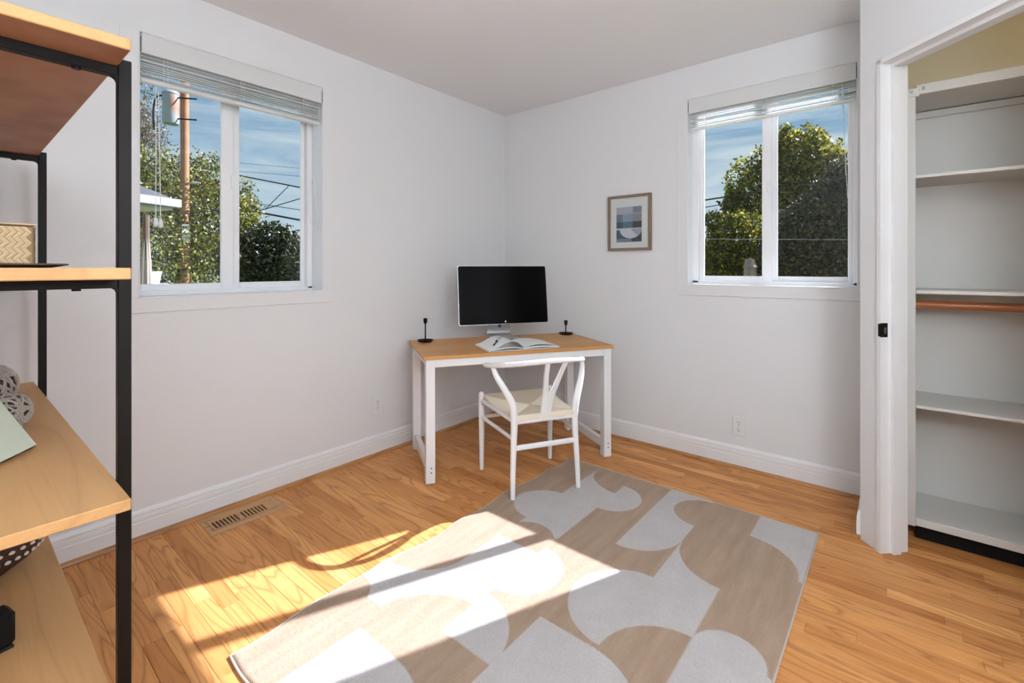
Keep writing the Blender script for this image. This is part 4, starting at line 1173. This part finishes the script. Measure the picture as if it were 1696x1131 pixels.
wire((1170, 343, 13.2), (1265, 327, 13.2), .013, 'thin overhead wire below the thick cable, right window', ext=.5)
wire((1170, 396, 9.2), (1405, 397, 9.2), .006, 'hair-thin pale level wire low across the right window', ext=.3, mt=mat('wire_pale', (.20, .20, .19), .5))

# ---- neighbour's eave
E0 = at(291, 331, 6.2); G1 = (at(228, 323, 5.75)-E0); G1.z = 0; G1.normalize(); G2 = Vector((-G1.y, G1.x, 0))
if G2.dot(Vector((CT, ST, 0))) < 0: G2 = -G2
t = thing('neighbour_house', 'neighbouring house corner with grey shingle roof and white gutter', 'house', (E0.x, E0.y, -.6))
zE = E0.z+.6
def hp(a, b, z): return G1*a+G2*b+Vector((0, 0, z))
def hbox(nm, a0, a1, b0, b1, z0, z1, mt):
    mb = MB(); mb.add([hp(a, b, z) for z in (z0, z1) for a, b in ((a0, b0), (a1, b0), (a1, b1), (a0, b1))], [(3,2,1,0),(4,5,6,7),(0,1,5,4),(1,2,6,5),(2,3,7,6),(3,0,4,7)])
    return mb.build(nm, mt, t, fix=True)
GUT = mat('gutter_grey_white', (.34, .37, .38), .5)
hbox('gutter', -.02, 5, -.08, .03, zE-.10, zE, GUT)
hbox('soffit', .02, 5, .03, .55, zE-.14, zE-.11, mat('soffit_cream', (.48, .43, .32), .7))
hbox('side_gutter', -.02, .06, .03, 3, zE-.10, zE, GUT)
hbox('wall', .50, 5, .50, 3, 0, zE-.12, mat('siding_cream', (.60, .58, .52), .7))
mb = MB(); mb.add([hp(.0, 0, zE), hp(5, 0, zE), hp(5, 1.5, zE+.72), hp(.75, 1.5, zE+.72), hp(0, 3, zE), hp(.75, 1.6, zE+.72), hp(5, 0, zE-.03), hp(0, 0, zE-.03), hp(0, 3, zE-.03)],
     [(0, 1, 2, 3), (0, 3, 5, 4), (7, 6, 1, 0), (8, 7, 0, 4)]); mb.build('roof', mat('shingle_grey', (.075, .075, .08), .9, bump=(30, .8, (1, 1, 1))), t)

# ---- deck parapet, pot, folded umbrellas
mb = MB(); mb.cbox(-2.5, 1.10, 4.0, 4.55, 1.055, 1.098, c=.005)
cap = MB(); t = thing('deck_parapet', 'white deck parapet wall with flat cap below the left window view', 'parapet', (-.7, 4.27, -.6))
m2 = MB(); m2.cbox(-1.8, 1.83, -.27, .28, 1.655, 1.698, c=.005); m2.build('cap', TRIM, t)
m2 = MB(); m2.cbox(-1.75, 1.78, -.22, .23, 0, 1.655, c=.005); m2.build('wall', TRIM, t)
pp = at(254, 471.5, 3.40)
t = thing('plant_pot', 'white tapered pot standing on the deck parapet', 'pot', (pp.x, pp.y, 1.0985))
mb = MB(); mb.lathe([(.001, 0), (.034, 0), (.048, .085), (.050, .097), (.045, .097), (.043, .085), (.001, .08)], (0, 0, 0), 24); mb.build('pot_body', TRIM, t, smooth=True)
mb = MB(); mb.lathe([(.001, .082), (.0425, .083)], (0, 0, 0), 24); mb.build('soil', BARK, t)
FAB = mat('umbrella_beige', (.46, .38, .30), .9, bump=(40, .4, (1, 1, .2)))
FABG = mat('umbrella_grey', (.19, .155, .13), .9, bump=(40, .4, (1, 1, .2)))
def folded_umbrella(p, ztop, Lc, r, mt, label, cap=False, r0=.16):
    t = thing('patio_umbrella', label, 'umbrella', (p.x, p.y, -.6)); zt = ztop+.6
    n = 40; vs = []; fs = []; K = 14
    for i in range(K+1):
        f = i/K; z = zt-Lc*f; rad = r*(r0+(1-r0)*min(1, f*1.15)**.8)
        for k in range(n):
            a = 2*PI*k/n; rr_ = rad*(1+.20*math.cos(8*a+.5*f)); vs.append((rr_*math.cos(a), rr_*math.sin(a), z))
    for i in range(K):
        for k in range(n): fs.append((i*n+k, (i+1)*n+k, (i+1)*n+(k+1) % n, i*n+(k+1) % n))
    fs.append(tuple(range(n))); mb = MB(); mb.add(vs, fs); mb.build('folded_canopy', mt, t, smooth=True, fix=True)
    mb = MB(); mb.tube([(0, 0, .05), (0, 0, zt+.02)], .019, 10); mb.build('pole', BARK, t)
    mb = MB(); mb.lathe([(.001, 0), (.24, 0), (.24, .05), (.03, .08)], (0, 0, 0), 24); mb.build('base', BLACK, t)
    if cap:
        n = 24; mb = MB(); vs = []
        for i in range(4):
            for k in range(n):
                a = 2*PI*k/n; rr_ = (.14+.86*i/3)*r*.84*(1+.10*math.cos(8*a)); vs.append((rr_*math.cos(a), rr_*math.sin(a), zt+.02-.145*i/3))
        fs = [(i*n+k, (i+1)*n+k, (i+1)*n+(k+1) % n, i*n+(k+1) % n) for i in range(3) for k in range(n)]+[tuple(range(n))]
        mb.add(vs, fs); mb.build('vent_cap', mt, t, smooth=True, fix=True)
folded_umbrella(at(242, 500, 3.05), 1.545, 1.05, .046, FAB, 'folded beige patio umbrella beside the white pot, left window')
folded_umbrella(at(1242, 500, 7.0), 1.355, 1.2, .115, FABG, 'folded grey patio umbrella low in the right window', cap=True, r0=.5)
